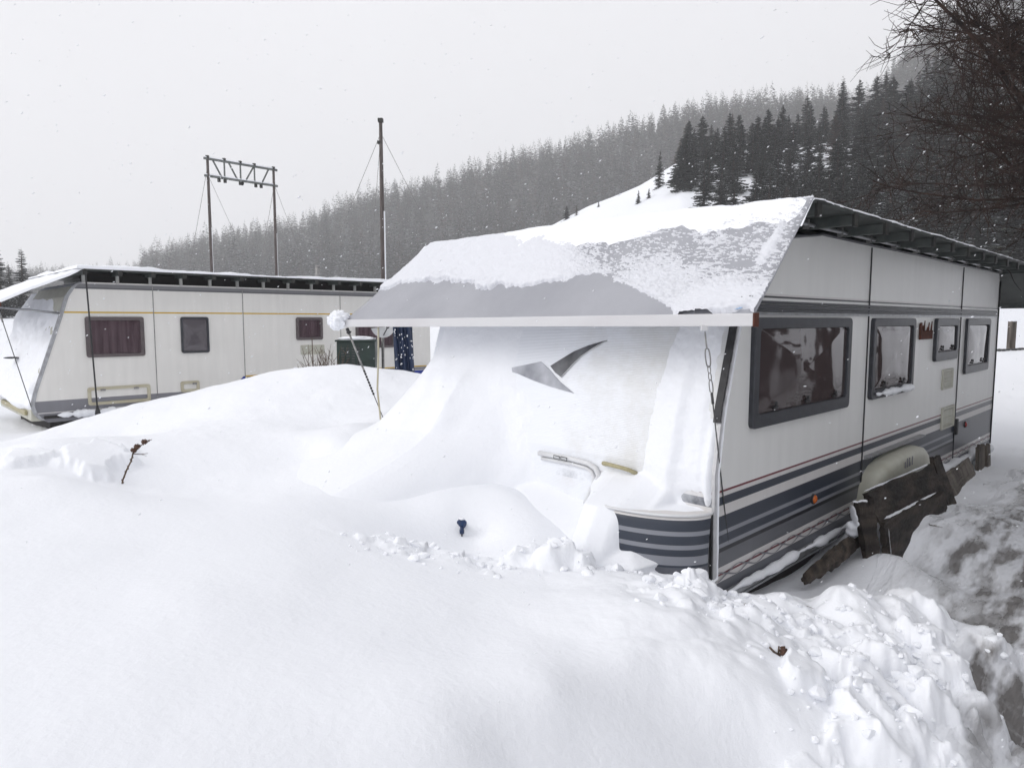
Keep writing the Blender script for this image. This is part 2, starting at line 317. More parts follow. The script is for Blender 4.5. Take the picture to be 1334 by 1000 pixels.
# ------------------------------------------------------------------ ground height
GC = [(-1.01,1.40,0.80), (-0.72,1.45,0.76), (-0.40,1.53,0.70), (0.00,1.71,0.58), (0.41,1.89,0.47), (0.79,2.05,0.36), (-0.15,1.69,0.69), (0.12,1.95,0.68), (0.38,2.20,0.64), (0.18,1.85,0.56), (0.47,2.09,0.53), (1.20,2.22,0.24), (1.78,2.37,0.13), (-1.44,1.84,0.82), (-1.03,1.88,0.80), (-0.58,2.00,0.74), (-0.12,2.16,0.66), (0.25,2.29,0.62), (0.75,2.20,0.53), (0.88,2.17,0.47), (-1.89,2.44,0.84), (-1.56,2.55,0.80), (-1.12,2.63,0.77), (-0.71,2.82,0.70), (-0.22,2.77,0.62), (0.18,2.92,0.56), (-2.42,3.21,0.86), (-2.46,3.55,0.93), (-3.16,4.58,0.93), (-3.32,4.43,0.88), (-2.88,4.54,0.86), (-3.35,5.49,0.80), (-2.33,4.05,0.72), (-1.83,3.83,0.73), (-1.27,3.60,0.75), (-0.79,3.48,0.66), (-3.63,6.30,0.64), (-3.12,6.30,0.77), (-1.94,4.90,0.73), (-1.52,5.00,0.71), (-2.29,6.00,0.85), (-1.84,6.30,0.84), (-1.45,5.90,0.80), (-1.07,4.30,0.66), (-0.73,4.35,0.64), (-0.60,4.90,0.73), (-0.44,4.15,0.60), (-0.21,3.95,0.41), (-0.08,3.95,0.51), (-0.03,4.30,0.66), (-0.40,4.60,0.69), (-0.99,5.20,0.79), (-0.75,3.48,0.62), (-0.43,3.47,0.52), (-0.11,3.47,0.48), (0.21,3.47,0.50), (0.51,3.57,0.42), (-4.42,7.00,0.75), (-3.97,7.20,0.85), (-3.40,7.40,0.97), (-2.89,7.60,1.09), (-2.62,7.90,1.18), (-2.13,8.00,1.22), (-1.64,7.80,1.15), (-1.26,7.60,1.04), (-5.30,8.60,0.28), (-6.60,9.20,0.22), (-8.20,9.80,0.12), (-7.30,8.60,0.20), (-4.20,10.40,0.45), (-2.60,10.20,0.75), (-1.20,11.00,0.70), (-9.00,7.00,0.50), (0.00,10.00,0.70), (-3.30,12.80,0.50), (0.00,16.00,0.60), (-7.50,6.80,0.35), (-5.20,7.60,0.33), (1.60,6.00,0.30), (3.00,8.00,0.20), (0.30,5.20,0.30), (1.10,4.30,0.25), (1.28,3.76,0.16), (1.57,3.94,0.15), (1.61,3.86,0.19), (2.13,4.33,0.16), (2.61,4.62,0.27), (2.39,4.21,0.31), (2.98,4.75,0.31), (3.59,5.27,0.27), (3.30,4.71,0.20), (3.95,5.90,0.22), (4.38,6.47,0.26), (5.09,7.02,0.20), (5.73,7.80,0.15), (2.16,3.73,0.12), (3.29,4.28,0.10), (4.44,5.26,0.08), (5.58,6.24,0.08), (6.87,7.78,0.08), (3.14,3.30,0.06), (4.85,4.13,0.05), (7.55,5.65,0.06), (2.92,2.24,0.03), (2.63,1.39,0.00), (-0.98,4.72,0.76), (-1.33,5.08,0.84), (-1.36,5.61,0.90), (-1.21,6.17,0.90), (-0.86,6.38,0.90), (-0.07,7.01,0.88), (0.78,7.71,0.82), (1.75,5.86,0.15), (3.54,7.61,0.15), (6.88,9.20,0.12), (8.65,9.53,0.20), (6.20,11.33,0.30), (9.69,7.75,0.20), (10.33,14.50,0.89), (10.97,14.50,0.95), (12.06,16.50,1.09), (11.13,17.00,1.07), (14.00,14.00,0.90), (10.00,20.00,1.20), (0.14,3.55,0.55), (0.46,3.20,0.54), (0.68,3.05,0.55), (0.90,2.95,0.53), (1.11,2.85,0.49), (1.31,2.85,0.44), (1.53,2.90,0.43), (1.77,3.00,0.44), (1.19,2.45,0.42), (1.39,2.45,0.39), (1.69,2.65,0.35), (1.18,2.20,0.39), (1.54,2.45,0.27), (1.89,2.70,0.15), (2.12,2.90,0.18), (2.33,3.15,0.20), (1.85,3.76,0.16), (2.45,3.74,0.09), (2.54,3.27,0.06), (2.22,2.82,0.05), (2.58,4.34,0.11), (-3.76,1.37,0.75), (-2.95,-0.52,0.80), (-1.93,-2.30,0.70), (0.00,-3.00,0.60), (1.93,-2.30,0.35), (3.94,-0.69,0.15), (4.70,1.71,0.10), (-6.06,3.50,0.70), (-12.12,7.00,0.40), (-13.79,2.43,0.50), (-10.39,-6.00,0.50), (0.00,-12.00,0.40), (9.19,-7.71,0.30), (12.00,0.00,0.20), (10.88,5.07,0.30), (-14.14,16.85,0.30), (-4.17,23.64,0.70), (8.21,22.55,1.00)]
CLODS = [(0.210,3.441,0.60,0.15,0.13), (0.342,3.363,0.57,0.10,0.09), (0.092,3.449,0.54,0.10,0.06), (-0.104,3.331,0.51,0.05,0.03), (-0.437,3.540,0.55,0.08,0.02), (-0.652,3.387,0.63,0.09,0.02), (-0.528,3.335,0.58,0.07,0.01), (-0.260,3.358,0.52,0.08,0.02), (0.443,3.390,0.48,0.07,0.03), (0.564,3.285,0.48,0.08,0.03), (0.784,2.993,0.60,0.07,0.15), (0.886,2.957,0.55,0.08,0.09), (0.986,2.894,0.52,0.07,0.08), (1.127,2.909,0.51,0.08,0.08), (1.226,2.858,0.48,0.06,0.06), (1.349,2.833,0.45,0.08,0.07), (1.544,2.926,0.45,0.10,0.08), (1.846,3.191,0.44,0.13,0.12), (1.778,2.833,0.44,0.12,0.16), (1.497,2.650,0.46,0.12,0.10), (1.789,2.713,0.38,0.12,0.14), (2.200,3.047,0.30,0.12,0.14), (2.348,3.069,0.20,0.10,0.10), (1.255,2.475,0.50,0.10,0.07), (1.052,2.376,0.55,0.08,0.05), (1.504,2.445,0.41,0.13,0.12), (1.213,2.249,0.49,0.12,0.09), (1.764,2.567,0.28,0.11,0.10), (1.336,2.270,0.38,0.11,0.10), (1.129,2.181,0.42,0.10,0.08), (1.574,2.427,0.24,0.12,0.09), (1.930,2.645,0.17,0.09,0.07), (1.001,2.746,0.53,0.04,0.04), (0.734,2.707,0.58,0.05,0.03), (0.634,2.984,0.55,0.04,0.04), (-2.832,4.471,0.95,0.20,0.06), (-3.046,4.200,0.95,0.15,0.04)]

_g = np.array(GC); _n = len(_g)
def _phi(r2): return .5 * r2 * np.log(r2 + 1e-9)
_d2 = ((_g[:, None, :2] - _g[None, :, :2]) ** 2).sum(-1)
_A = np.zeros((_n + 3, _n + 3)); _A[:_n, :_n] = _phi(_d2) + np.eye(_n) * .012
_A[:_n, _n] = 1; _A[:_n, _n + 1:] = _g[:, :2]; _A[_n:, :_n] = _A[:_n, _n:].T
_w = np.linalg.solve(_A, np.concatenate([_g[:, 2], np.zeros(3)]))
def tps(x, y):
    out = np.empty(x.shape); xf = x.ravel(); yf = y.ravel(); o = out.ravel()
    for k in range(0, len(xf), 60000):
        a = xf[k:k + 60000]; b = yf[k:k + 60000]
        r2 = (a[:, None] - _g[None, :, 0]) ** 2 + (b[:, None] - _g[None, :, 1]) ** 2
        o[k:k + 60000] = _phi(r2) @ _w[:_n] + _w[_n] + a * _w[_n + 1] + b * _w[_n + 2]
    return o.reshape(x.shape)
# terrain beyond the camp: elevation of the bare ground as slope (rise / distance), by bearing
_px = np.array([-4000, -600, 100, 185, 280, 370, 480, 560, 640, 760, 840, 900, 960, 1000, 1120, 1165, 1220, 1334, 1600, 6000])
_fy = np.array([380, 375, 368, 362, 338, 322, 288, 270, 246, 220, 196, 182, 172, 170, 166, 112, 60, 20, -20, 0])
_npx = np.array([-4000, 0, 400, 600, 660, 710, 760, 830, 885, 940, 1000, 1100, 1200, 1334, 1600, 6000])
_ny = np.array([408, 405, 395, 372, 345, 306, 279, 246, 213, 204, 200, 190, 175, 155, 150, 150])
def slope_of(py): return (417 - py) / 890.0
def terrain(x, y):
    az = np.arctan2(x, y); s = np.tan(np.clip(az, -1.35, 1.35)); px = 667 + 890 * s
    D = np.hypot(x, y) * np.cos(np.clip(az, -.9, .9))
    e1 = slope_of(np.interp(px, _npx, _ny)); e2 = slope_of(np.interp(px, _px, _fy))
    side = np.clip(1 - (np.abs(az) - 1.5) / .9, 0, 1)
    e0 = -.03 + .03 * sstep(20, 40, D)
    z = 1.2 + D * e0 * (D > 0)
    zc = 1.75 + e1 * 115
    near = 1.2 + (zc - 1.2) * sstep(28, 118, D) ** 1.15
    drop = zc - (zc * .35) * sstep(118, 200, D)
    zf = 1.75 + e2 * 520
    far = drop + (np.maximum(zf, zc * .6) - drop) * sstep(190, 520, D)
    far = far + np.clip(D - 520, 0, 200) * .02
    z = np.where(D < 118, near, far)
    z = 1.0 + (z - 1.0) * side
    return z + fbm(x * .05, y * .05, 3, 5) * 1.6 * sstep(35, 120, D)
_rg = np.random.default_rng(5)
_clod = []
for (cx, cy, cz, cr_, ch) in CLODS:
    k = _rg.integers(5, 8); an = np.sort(_rg.uniform(0, 2 * math.pi, k)); 
    _clod.append((cx, cy, cz, cr_, ch, an, _rg.uniform(.7, 1.15, k), _rg.uniform(-.35, .35, 2), _rg.uniform(.8, 1.6)))
# smaller crumbs strewn along the ridge
_ridge = [(c[0], c[1]) for c in CLODS[:-2]]
for i in range(60):
    a = _ridge[_rg.integers(len(_ridge))]; p = (a[0] + _rg.normal() * .13, a[1] + _rg.normal() * .11)
    r_ = _rg.uniform(.012, .04); _clod.append((p[0], p[1], None, r_, r_ * _rg.uniform(.35, .7), np.sort(_rg.uniform(0, 2 * math.pi, 6)), _rg.uniform(.7, 1.2, 6), _rg.uniform(-.3, .3, 2), 1.6))
def ground_z(x, y, detail=True):
    x = np.asarray(x, float); y = np.asarray(y, float); r = np.hypot(x, y)
    t = tps(np.clip(x, -18, 18), np.clip(y, -14, 24)); T = terrain(x, y)
    k = sstep(17, 30, r); z = t * (1 - k) + T * k
    z = z + fbm(x * .9, y * .9, 3, 2) * .035 * sstep(.5, 3, r) * (1 - sstep(20, 40, r))
    if detail:
        z = z + fbm(x * 3.1 + .5 * y, y * 2.3, 4, 9) * (.006 + .014 * sstep(3.5, 7, r))
        near = r < 9
        # rough broken snow of the ploughed bank
        bank = np.exp(-((x - 1.35) ** 2 / .5 + (y - 2.75) ** 2 / .28)) + .7 * np.exp(-((x + .0) ** 2 / .35 + (y - 3.4) ** 2 / .02))
        n = fbm(x * 3.2, y * 3.2, 4, 21, .42); z = z + bank * (.13 * np.abs(n) * 2 - .03) 
        for (cx, cy, cz, cr_, ch, an, rad, tilt, pw) in _clod:
            m = near & (np.abs(x - cx) < cr_ * 2.2) & (np.abs(y - cy) < cr_ * 2.2)
            if not m.any(): continue
            dx = x[m] - cx; dy = y[m] - cy
            wob = fbm(x[m] * 9, y[m] * 9, 3, int(cx * 100) % 97) * cr_ * .5
            d = np.full(dx.shape, -9.)
            for a, ra in zip(an, rad): d = np.maximum(d, (dx * math.cos(a) + dy * math.sin(a)) / ra)
            d = (np.maximum(d, np.hypot(dx, dy) * .7) + wob) / cr_
            base = z[m]
            c0 = (np.interp(0, [0, 1], [0, 1]) + (base.max() + ch * .6 if cz is None else cz))
            top = c0 + tilt[0] * dx + tilt[1] * dy + fbm(x[m] * 9, y[m] * 9, 3, 3) * .02
            cand = top - np.maximum(d - .55, 0) ** 1.3 * ch * 2.6 * pw
            z[m] = smax(base, np.minimum(cand, base + ch * 1.3), .04 if cr_ > .06 else .015)
        # frost-fine lumps on the trodden alley
    return z
HAZE = 0.0009
# ------------------------------------------------------------------ ground sheet, trodden path
azs = np.concatenate([np.linspace(-180, -58, 50, endpoint=False), np.linspace(-58, -42, 40, endpoint=False), np.linspace(-42, 42, 860, endpoint=False), np.linspace(42, 58, 50, endpoint=False), np.linspace(58, 180, 50, endpoint=False)])
rs = np.concatenate([[.02, .2, .5, .8], np.geomspace(1.0, 11, 560, endpoint=False), np.geomspace(11, 45, 110)])
A_, R_ = np.meshgrid(np.radians(azs), rs); X = R_ * np.sin(A_); Y = R_ * np.cos(A_)
Z = ground_z(X, Y)
g = np_mesh('ground', np.stack([X, Y, Z], -1).reshape(-1, 3), grid_faces(len(rs), len(azs), True)[:, ::-1], M['snow'])
tag(g, kind='structure')
azs2 = np.concatenate([np.linspace(-180, -50, 60, endpoint=False), np.linspace(-50, 50, 330, endpoint=False), np.linspace(50, 180, 60, endpoint=False)])
rs2 = np.concatenate([np.geomspace(44.6, 800, 170), [830, 860]])
A2, R2 = np.meshgrid(np.radians(azs2), rs2); X2 = R2 * np.sin(A2); Y2 = R2 * np.cos(A2); Z2 = ground_z(X2, Y2, False)
Z2[-2:] = Z2[-3:-2] * np.array([[.4], [0.]])
F2 = grid_faces(len(rs2), len(azs2), True)[:, ::-1]
M['floor'] = mat('forest_undergrowth', (.02, .02, .018), (.12, .12, .125), scale=.35, rough=.9, lo=.45, hi=.75)
D2 = (R2 * np.cos(np.clip(np.radians(azs2)[None, :], -.9, .9)) + 14 * fbm(X2 * .05, Y2 * .05, 3, 4)).reshape(-1)
fm_ = (D2[F2[:, 0]] > 205) & (np.abs(np.arctan2(X2, Y2)).reshape(-1)[F2[:, 0]] < 1.3)
h = np_mesh('hills', np.stack([X2, Y2, Z2], -1).reshape(-1, 3), F2, None, True, [M['snow_far'], M['floor']], fm_.astype(int))
tag(h, kind='structure')

CA = R(44.4)
O1 = Vector((1.165, 3.6, 0)); O2 = Vector((-6.3, 9.9, 0))
def w2l(O, x, y):
    dx = x - O[0]; dy = y - O[1]; return dx * math.cos(CA) + dy * math.sin(CA), -dx * math.sin(CA) + dy * math.cos(CA)
def l2w(O, u, v): return O[0] + u * math.cos(CA) - v * math.sin(CA), O[1] + u * math.sin(CA) + v * math.cos(CA)

uu = np.concatenate([np.linspace(-1.6, 5, 420), np.linspace(5.02, 14, 160)]); vv = -np.geomspace(.3, 5.2, 300)
U_, V_ = np.meshgrid(uu, vv, indexing='ij'); PX, PY = l2w(O1, U_, V_)
PZ_ = ground_z(PX, PY, True)
msk = sstep(-.42, -.95, V_ + .25 * fbm(U_ * 1.1, V_ * 1.3, 3, 31)) * sstep(-1.6, .9, U_ + .5 * fbm(U_ * 2, V_ * 2, 2, 8)) * (1 - sstep(9, 13, U_)) * (1 - sstep(-3.6, -5, V_)) * (1 - sstep(.20, .30, PZ_ - .03 * U_.clip(0, 9)))
st = fbm(U_ * .8 + .3 * V_, V_ * 3.2, 5, 44, .6)          # streaks left by feet and wheels along the lane
st2 = fbm(U_ * 4, V_ * 9, 4, 51, .6)
dirt = np.clip(msk * 1.25 + msk * (st * 1.1 + st2 * .5) * 1.2, 0, 1) * sstep(.02, .25, msk)
PZ_ = PZ_ + .014 * msk * st + .018 * msk * st2 + .012 * msk * fbm(U_ * 9, V_ * 15, 4, 57, .6) + .022 * sstep(0, .12, msk) - .02 * (msk <= 0) 
p = np_mesh('path', np.stack([U_, V_, PZ_], -1).reshape(-1, 3), grid_faces(len(uu), len(vv)), M['ice'])
at = p.data.attributes.new('dirt', 'FLOAT', 'POINT'); at.data.foreach_set('value', dirt.astype(np.float32).ravel())
p.location = O1; p.rotation_euler = (0, 0, CA)
tag(p, kind='structure')

# ------------------------------------------------------------------ caravan bodies
def uf1(z):
    return np.interp(z, [.2, .95, 1.3, 1.72, 1.92, 2.06, 2.17, 2.24, 2.28], [-.14, -.16, -.10, .03, .11, .22, .40, .70, 1.1])
def uf2(z):
    return np.interp(z, [.30, .36, .45, .56, .75, 1.85, 2.08, 2.24, 2.30], [-.40, -.50, -.56, -.585, -.54, -.17, -.10, .0, .10])
def body(root, uf, zs, width, length, mats, zbot, ztop):
    """side wall (near), front, roof, rear, far side as one shell"""
    mb = MB(); out = [(float(uf(z)), z) for z in zs] + [(length - .05, ztop), (length, ztop - .08), (length + .02, zbot)]
    n = len(out)
    mb.prism(out, 'y', 0, width)          # u,z outline pushed along v
    b = mb.build('body', mats, root, fix=True)
    for pl in b.data.polygons:
        nrm = pl.normal
        if abs(nrm.y) > .9: pl.material_index = 0
        else: pl.material_index = 1 if nrm.z < .8 else 2
    return b

def rr(u0, u1, z0, z1, r, n=7):
    pts = []
    for cx, cz, a0 in ((u1 - r, z1 - r, 0), (u0 + r, z1 - r, 90), (u0 + r, z0 + r, 180), (u1 - r, z0 + r, 270)):
        for i in range(n):
            a = R(a0 + 90 * i / (n - 1)); pts.append((cx + r * math.cos(a), cz + r * math.sin(a)))
    return pts
def ring(mb, po, pi, v0, v1, bev=.006, mi=0):
    """frame between outlines po and pi, standing out from v0 (wall) to v1"""
    n = len(po); vs_ = []
    c = (sum(p[0] for p in po) / n, sum(p[1] for p in po) / n)
    def sc(P_, d): return [(p[0] + (c[0] - p[0]) / max(math.hypot(c[0] - p[0], c[1] - p[1]), 1e-6) * d, p[1] + (c[1] - p[1]) / max(math.hypot(c[0] - p[0], c[1] - p[1]), 1e-6) * d) for p in P_]
    loops = [(po, v0), (po, v1 + bev), (sc(po, bev), v1), (sc(pi, -bev), v1), (pi, v1 + bev), (pi, v0)]
    for P_, v in loops: vs_ += [(p[0], v, p[1]) for p in P_]
    fs = [(k * n + i, k * n + (i + 1) % n, ((k + 1) % 6) * n + (i + 1) % n, ((k + 1) % 6) * n + i) for k in range(6) for i in range(n)]
    mb.add(vs_, fs, mi, False)
def pane(mb, P_, v, bulge, seed=0, rings=12):
    n = len(P_); c = (sum(p[0] for p in P_) / n, sum(p[1] for p in P_) / n); vs_ = [(c[0], v - bulge, c[1])]; fs = []
    for k in range(1, rings + 1):
        t = k / rings
        for p in P_:
            u = c[0] + (p[0] - c[0]) * t; z = c[1] + (p[1] - c[1]) * t
            vs_.append((u, v - bulge * (1 - t ** 3) - float(fbm(u * 2.2, z * 2.2, 2, seed)) * .012 * (1 - t ** 4), z))
    for i in range(n): fs.append((0, 1 + i, 1 + (i + 1) % n))
    for k in range(rings - 1):
        for i in range(n): fs.append((1 + k * n + i, 1 + (k + 1) * n + i, 1 + (k + 1) * n + (i + 1) % n, 1 + k * n + (i + 1) % n))
    mb.add(vs_, fs, 0, True)
def window(root, u0, u1, z0, z1, fm, pm, wb=.05, bot=.07, seed=0, v=0, label=None, catches=2, curtain=False, bulge=.014):
    mb = MB(); po = rr(u0, u1, z0, z1, .035); pi = rr(u0 + wb, u1 - wb, z0 + bot, z1 - wb, .03)
    ring(mb, po, pi, v, v - .03)
    w = mb.build('window', fm, root); tag(w, label)
    mb = MB(); pane(mb, rr(u0 + wb - .004, u1 - wb + .004, z0 + bot - .004, z1 - wb + .004, .03), v - (.016 if curtain else .012), bulge, seed)
    mb.build('pane', pm, w, fix=False)
    if curtain:
        nu = 90; a = np.linspace(u0 + wb, u1 - wb, nu); vs_ = []; fs = []
        for i, u in enumerate(a):
            d = v - .006 - .005 * (math.sin(u * 95 + 3 * math.sin(u * 17)) * .5 + .5)
            vs_ += [(u, d, z0 + bot), (u, d, z1 - wb)]
        for i in range(nu - 1): fs.append((2 * i, 2 * i + 2, 2 * i + 3, 2 * i + 1))
        mb = MB(); mb.add(vs_, fs, 0, True); mb.build('curtain', M['curtain'], w, fix=False)
    for k in range(catches):
        uc = u0 + (u1 - u0) * ((k + .5 + .12) / (catches + .2)); mb = MB()
        mb.box(uc - .03, uc + .03, v - .032, v - .02, z0 + bot + .012, z0 + bot + .03); mb.sphere((uc, v - .03, z0 + bot + .045), .014, sy=.6, n=5)
        mb.build('catch', M['rubber'], w, bevel=.003)
    return w

# ================================================================== near caravan
car = empty('caravan', O1, CA, 'large white caravan with grey and red stripes half buried in the snow drift', 'caravan')
zs1 = [.235, .5, .8, .95, 1.1, 1.3, 1.5, 1.72, 1.82, 1.92, 2.0, 2.06, 2.12, 2.17, 2.21, 2.24, 2.28]
b1 = body(car, uf1, zs1, 2.5, 6.28, [M['side'], M['front'], M['snow']], .235, 2.285)
# rear third of the side is a separate sheet with a greyer lower stripe
mb = MB(); mb.box(4.625, 6.27, -.004, .0, .29, 1.88); mb.build('rear_side_sheet', M['side_rear'], car)
for uj in (2.0, 4.62):
    mb = MB(); mb.box(uj - .005, uj + .005, -.008, 0, .29, 2.27); mb.build('joint_strip', M['rubber'], car)
# ribbed rail above the windows
mb = MB()
for z0, z1, d in ((1.796, 1.812, .012), (1.815, 1.838, .016), (1.842, 1.858, .010)): mb.box(.05, 6.2, -d, 0, z0, z1)
mb.build('ribbed_rail', M['frame'], car, bevel=.003)
mb = MB(); mb.box(.04, 6.2, -.01, 0, 1.780, 1.794); mb.build('awning_rail', M['alu'], car)
window(car, .195, 1.62, 1.15, 1.765, M['frame'], M['pane'], .062, .078, seed=1, catches=3, label='wide front window nearest the snow drift')
window(car, 2.06, 3.07, 1.16, 1.765, M['frame'], M['pane'], .06, .07, seed=2, catches=2, label='middle window with snow stuck to its sill')
window(car, 3.70, 4.47, 1.375, 1.765, M['frame'], M['pane'], .065, .085, seed=3, catches=2, label='small high window right of the rusty rack')
window(car, 4.80, 5.83, 1.20, 1.765, M['frame'], M['pane'], .065, .085, seed=4, catches=2, label='rearmost window')
# snow blown on the sill of the second window
def vent(root, u0, u1, z0, z1, v=0, m=None, slats=5, label=None):
    mb = MB(); ring(mb, rr(u0, u1, z0, z1, .01, 3), rr(u0 + .03, u1 - .03, z0 + .025, z1 - .025, .006, 3), v, v - .016)
    mb.box(u0 + .02, u1 - .02, v - .006, v, z0 + .015, z1 - .015)
    for k in range(slats):
        z = z0 + .035 + (z1 - z0 - .07) * k / max(slats - 1, 1); mb.box(u0 + .04, u1 - .04, v - .013, v - .005, z - .005, z + .005)
    o = mb.build('vent', m or M['cream2'], root); tag(o, label); return o
vent(car, 4.05, 4.42, 1.09, 1.285, label='upper cream vent'); vent(car, 4.10, 4.55, .70, .915, v=-.001, slats=3, label='lower cream vent across the stripes')
mb = MB(); mb.box(4.60, 4.66, -.03, 0, .60, .76); mb.build('hinge', M['rubber'], car, bevel=.006)
# marker lamps
for uc, zc, mm, lb in ((1.13, .585, 'orange', 'orange marker lamp'), (2.26, .61, 'orange', 'orange marker lamp by the wheel arch'), (5.03, .66, 'redlens', 'red marker lamp')):
    mb = MB(); mb.tube([(uc, 0, zc), (uc, -.012, zc)], .034, 14); o = mb.build('marker_lamp', M['rubber'], car); tag(o, lb)
    mb = MB(); mb.sphere((uc, -.012, zc), .028, sy=.55, n=8); mb.build('lens', M[mm], o)
# ornament of crossing loops along the lower white stripe
for a0, a1 in ((-.1, 1.93), (3.5, 6.2)):
    mb = MB()
    for ph in (0, math.pi):
        n = int((a1 - a0) / .012); vs_ = []; fs = []
        for i in range(n + 1):
            u = a0 + (a1 - a0) * i / n; s = math.sin(u * 2 * math.pi / .46 + ph); z = .385 + .026 * s * abs(s) ** .3; w = .0018 + .0035 * abs(math.cos(u * 2 * math.pi / .46))
            vs_ += [(u, -.0045 - .0006 * (ph > 0), z - w), (u, -.0045 - .0006 * (ph > 0), z + w)]
        fs = [(2 * i, 2 * i + 2, 2 * i + 3, 2 * i + 1) for i in range(n)]
        mb.add(vs_, fs)
    mb.build('loop_ornament', M['greyline'], car, fix=False)
# skirt extrusion and chassis
mb = MB()
mb.prism([(-.004, .29), (-.03, .285), (-.035, .262), (-.012, .255), (-.012, .238), (-.02, .234), (-.02, .222), (.03, .222), (.03, .29)], 'x', -.15, 6.25)
mb.build('skirt_rail', M['alu'], car)
mb = MB(); mb.box(0.1, 6.1, .05, 2.4, .05, .24); mb.build('chassis', M['dark'], car)
# front corner trim following the profile
def corner_trim(uf, z0, z1, mname, w0, w1, v0, v1, root, off=0, name='corner_trim', n=40):
    mb = MB(); vs_ = []; fs = []
    for i in range(n + 1):
        z = z0 + (z1 - z0) * i / n; u = float(uf(z)) + off
        vs_ += [(u + w0, v0, z), (u + w1, v0, z), (u + w1, v1, z), (u + w0, v1, z)]
    for i in range(n):
        for j in range(4): fs.append((4 * i + j, 4 * i + (j + 1) % 4, 4 * i + 4 + (j + 1) % 4, 4 * i + 4 + j))
    fs += [(0, 1, 2, 3), (4 * n, 4 * n + 1, 4 * n + 2, 4 * n + 3)]
    mb.add(vs_, fs); return mb.build(name, M[mname], root)
corner_trim(uf1, .24, 2.27, 'alu_light', -.012, .022, -.010, .006, car)
corner_trim(uf1, 1.22, 1.9, 'rubber', -.022, -.004, -.010, .03, car, name='rubber_seal')
corner_trim(uf1, .24, .74, 'rubber', -.024, -.012, -.004, .010, car, name='rubber_seal')
mb = MB(); mb.tube([(6.285, -.004, .3), (6.285, -.004, 2.2)], .012, 6); mb.build('rear_corner_trim', M['rubber'], car)
# roof edge trim along the top of the side wall
mb = MB(); pts = [(float(uf1(z)), -.006, z + .004) for z in (2.12, 2.17, 2.21, 2.24, 2.265)] + [(u, -.006, 2.292 - .004 * abs(math.sin(u))) for u in np.linspace(1.1, 6.22, 14)]
mb.tube(pts, .011, 6); mb.build('roof_edge_trim', M['frame'], car)
mb = MB(); mb.box(6.28, 6.31, -.012, .03, 1.9, 2.1); mb.build('rear_hinge', M['rust'], car)
# front gas box with its rounded corner
mb = MB(); vs_ = []; fs = []; nv = 60; zt = .745
def box_u(v): t = 1 - min(v, .5) / .5; return -.165 - .30 * math.sqrt(max(0, 1 - t * t)) * (1 - float(sstep(.45, .66, v)))
zz = [.2, .3, .4, .5, .6, .7, .735, zt]
for i in range(nv + 1):
    v = .0006 + (i / nv) ** 2 * .65
    for k, z in enumerate(zz): vs_.append((box_u(v) - .02 * math.sin((z - .2) / .55 * math.pi) + (.012 if k == len(zz) - 1 else 0), v, z))
    vs_.append((-.13, v, zt + .004))
m_ = len(zz) + 1
for i in range(nv):
    for k in range(m_ - 1): fs.append((i * m_ + k, (i + 1) * m_ + k, (i + 1) * m_ + k + 1, i * m_ + k + 1))
mb.add(vs_, fs, 0, True); mb.build('front_box', M['box'], car, fix=False)
mb = MB(); mb.tube([(box_u(v) - .006, v, zt + .006) for v in np.linspace(.0, .77, 60) ** 2], .008, 6); mb.build('box_lid_edge', M['whiteplastic'], car)
# storage hatch and handle on the front
hu = lambda z, d=0: float(uf1(z)) - d
mb = MB()
HP = [(1.24, .893), (.97, .897), (.83, .888), (.775, .868), (.752, .83), (.762, .77), (.80, .70), (.84, .63)]
HI = [(1.22, .862), (.97, .864), (.85, .856), (.808, .84), (.79, .81), (.80, .76), (.835, .69), (.865, .63)]
mb.tube([(hu(z, .012), v, z) for v, z in HP], .017, 8); mb.build('hatch_frame', M['whiteplastic'], car)
mb = MB(); mb.tube([(hu(z, .008), v, z) for v, z in HI], .012, 8); mb.build('hatch_inner_frame', M['whiteplastic'], car)
mb = MB()
for v0 in (.985, 1.045): ring_p = [(hu(.9, .034), v, z) for v, z in ((v0, .902), (v0 + .048, .904), (v0 + .048, .884), (v0, .882), (v0, .902))]; mb.tube(ring_p, .0025, 5)
mb.build('hatch_latch', M['steel_dark'], car)
mb = MB(); hz = .912
mb.tube([(hu(hz, .0), .705, hz - .012), (hu(hz, .035), .695, hz), (hu(hz, .045), .66, hz + .002), (hu(hz, .045), .55, hz - .004), (hu(hz, .035), .51, hz - .012), (hu(hz, .0), .485, hz - .034)], [.013, .014, .012, .012, .013, .013], 8)
mb.build('grab_handle', M['tan'], car)
# two-blade emblem
def front_patch(name, pts, m, d=.004, parent=None):
    mb = MB(); n = len(pts); vs_ = [(hu(z, d), v, z) for v, z in pts] + [(hu(z, -.002), v, z) for v, z in pts]
    mb.add(vs_, [tuple(range(n)), tuple(range(2 * n - 1, n - 1, -1))] + [(i, (i + 1) % n, n + (i + 1) % n, n + i) for i in range(n)])
    return mb.build(name, m, parent or car)
LOGO = [[(1.685, 1.409), (1.514, 1.442), (1.344, 1.477), (1.267, 1.439), (1.139, 1.358), (1.007, 1.296), (1.086, 1.306), (1.217, 1.323), (1.383, 1.354), (1.533, 1.388)], [(1.25, 1.453), (1.171, 1.499), (1.077, 1.552), (0.967, 1.593), (0.885, 1.615), (0.828, 1.628), (0.881, 1.598), (0.945, 1.565), (1.008, 1.523), (1.068, 1.463), (1.136, 1.387), (1.194, 1.413)], [(1.136, 1.387), (1.068, 1.463), (1.008, 1.523), (0.945, 1.565), (0.882, 1.601), (0.834, 1.623)]]
e1 = front_patch('emblem', LOGO[0], M['logo_snowy']); front_patch('blade', LOGO[1], M['logo'], .005, e1)
mb = MB(); mb.tube([(hu(z, .007), v, z) for v, z in LOGO[2]], .003, 5); mb.build('blade_edge', M['alu_light'], e1)
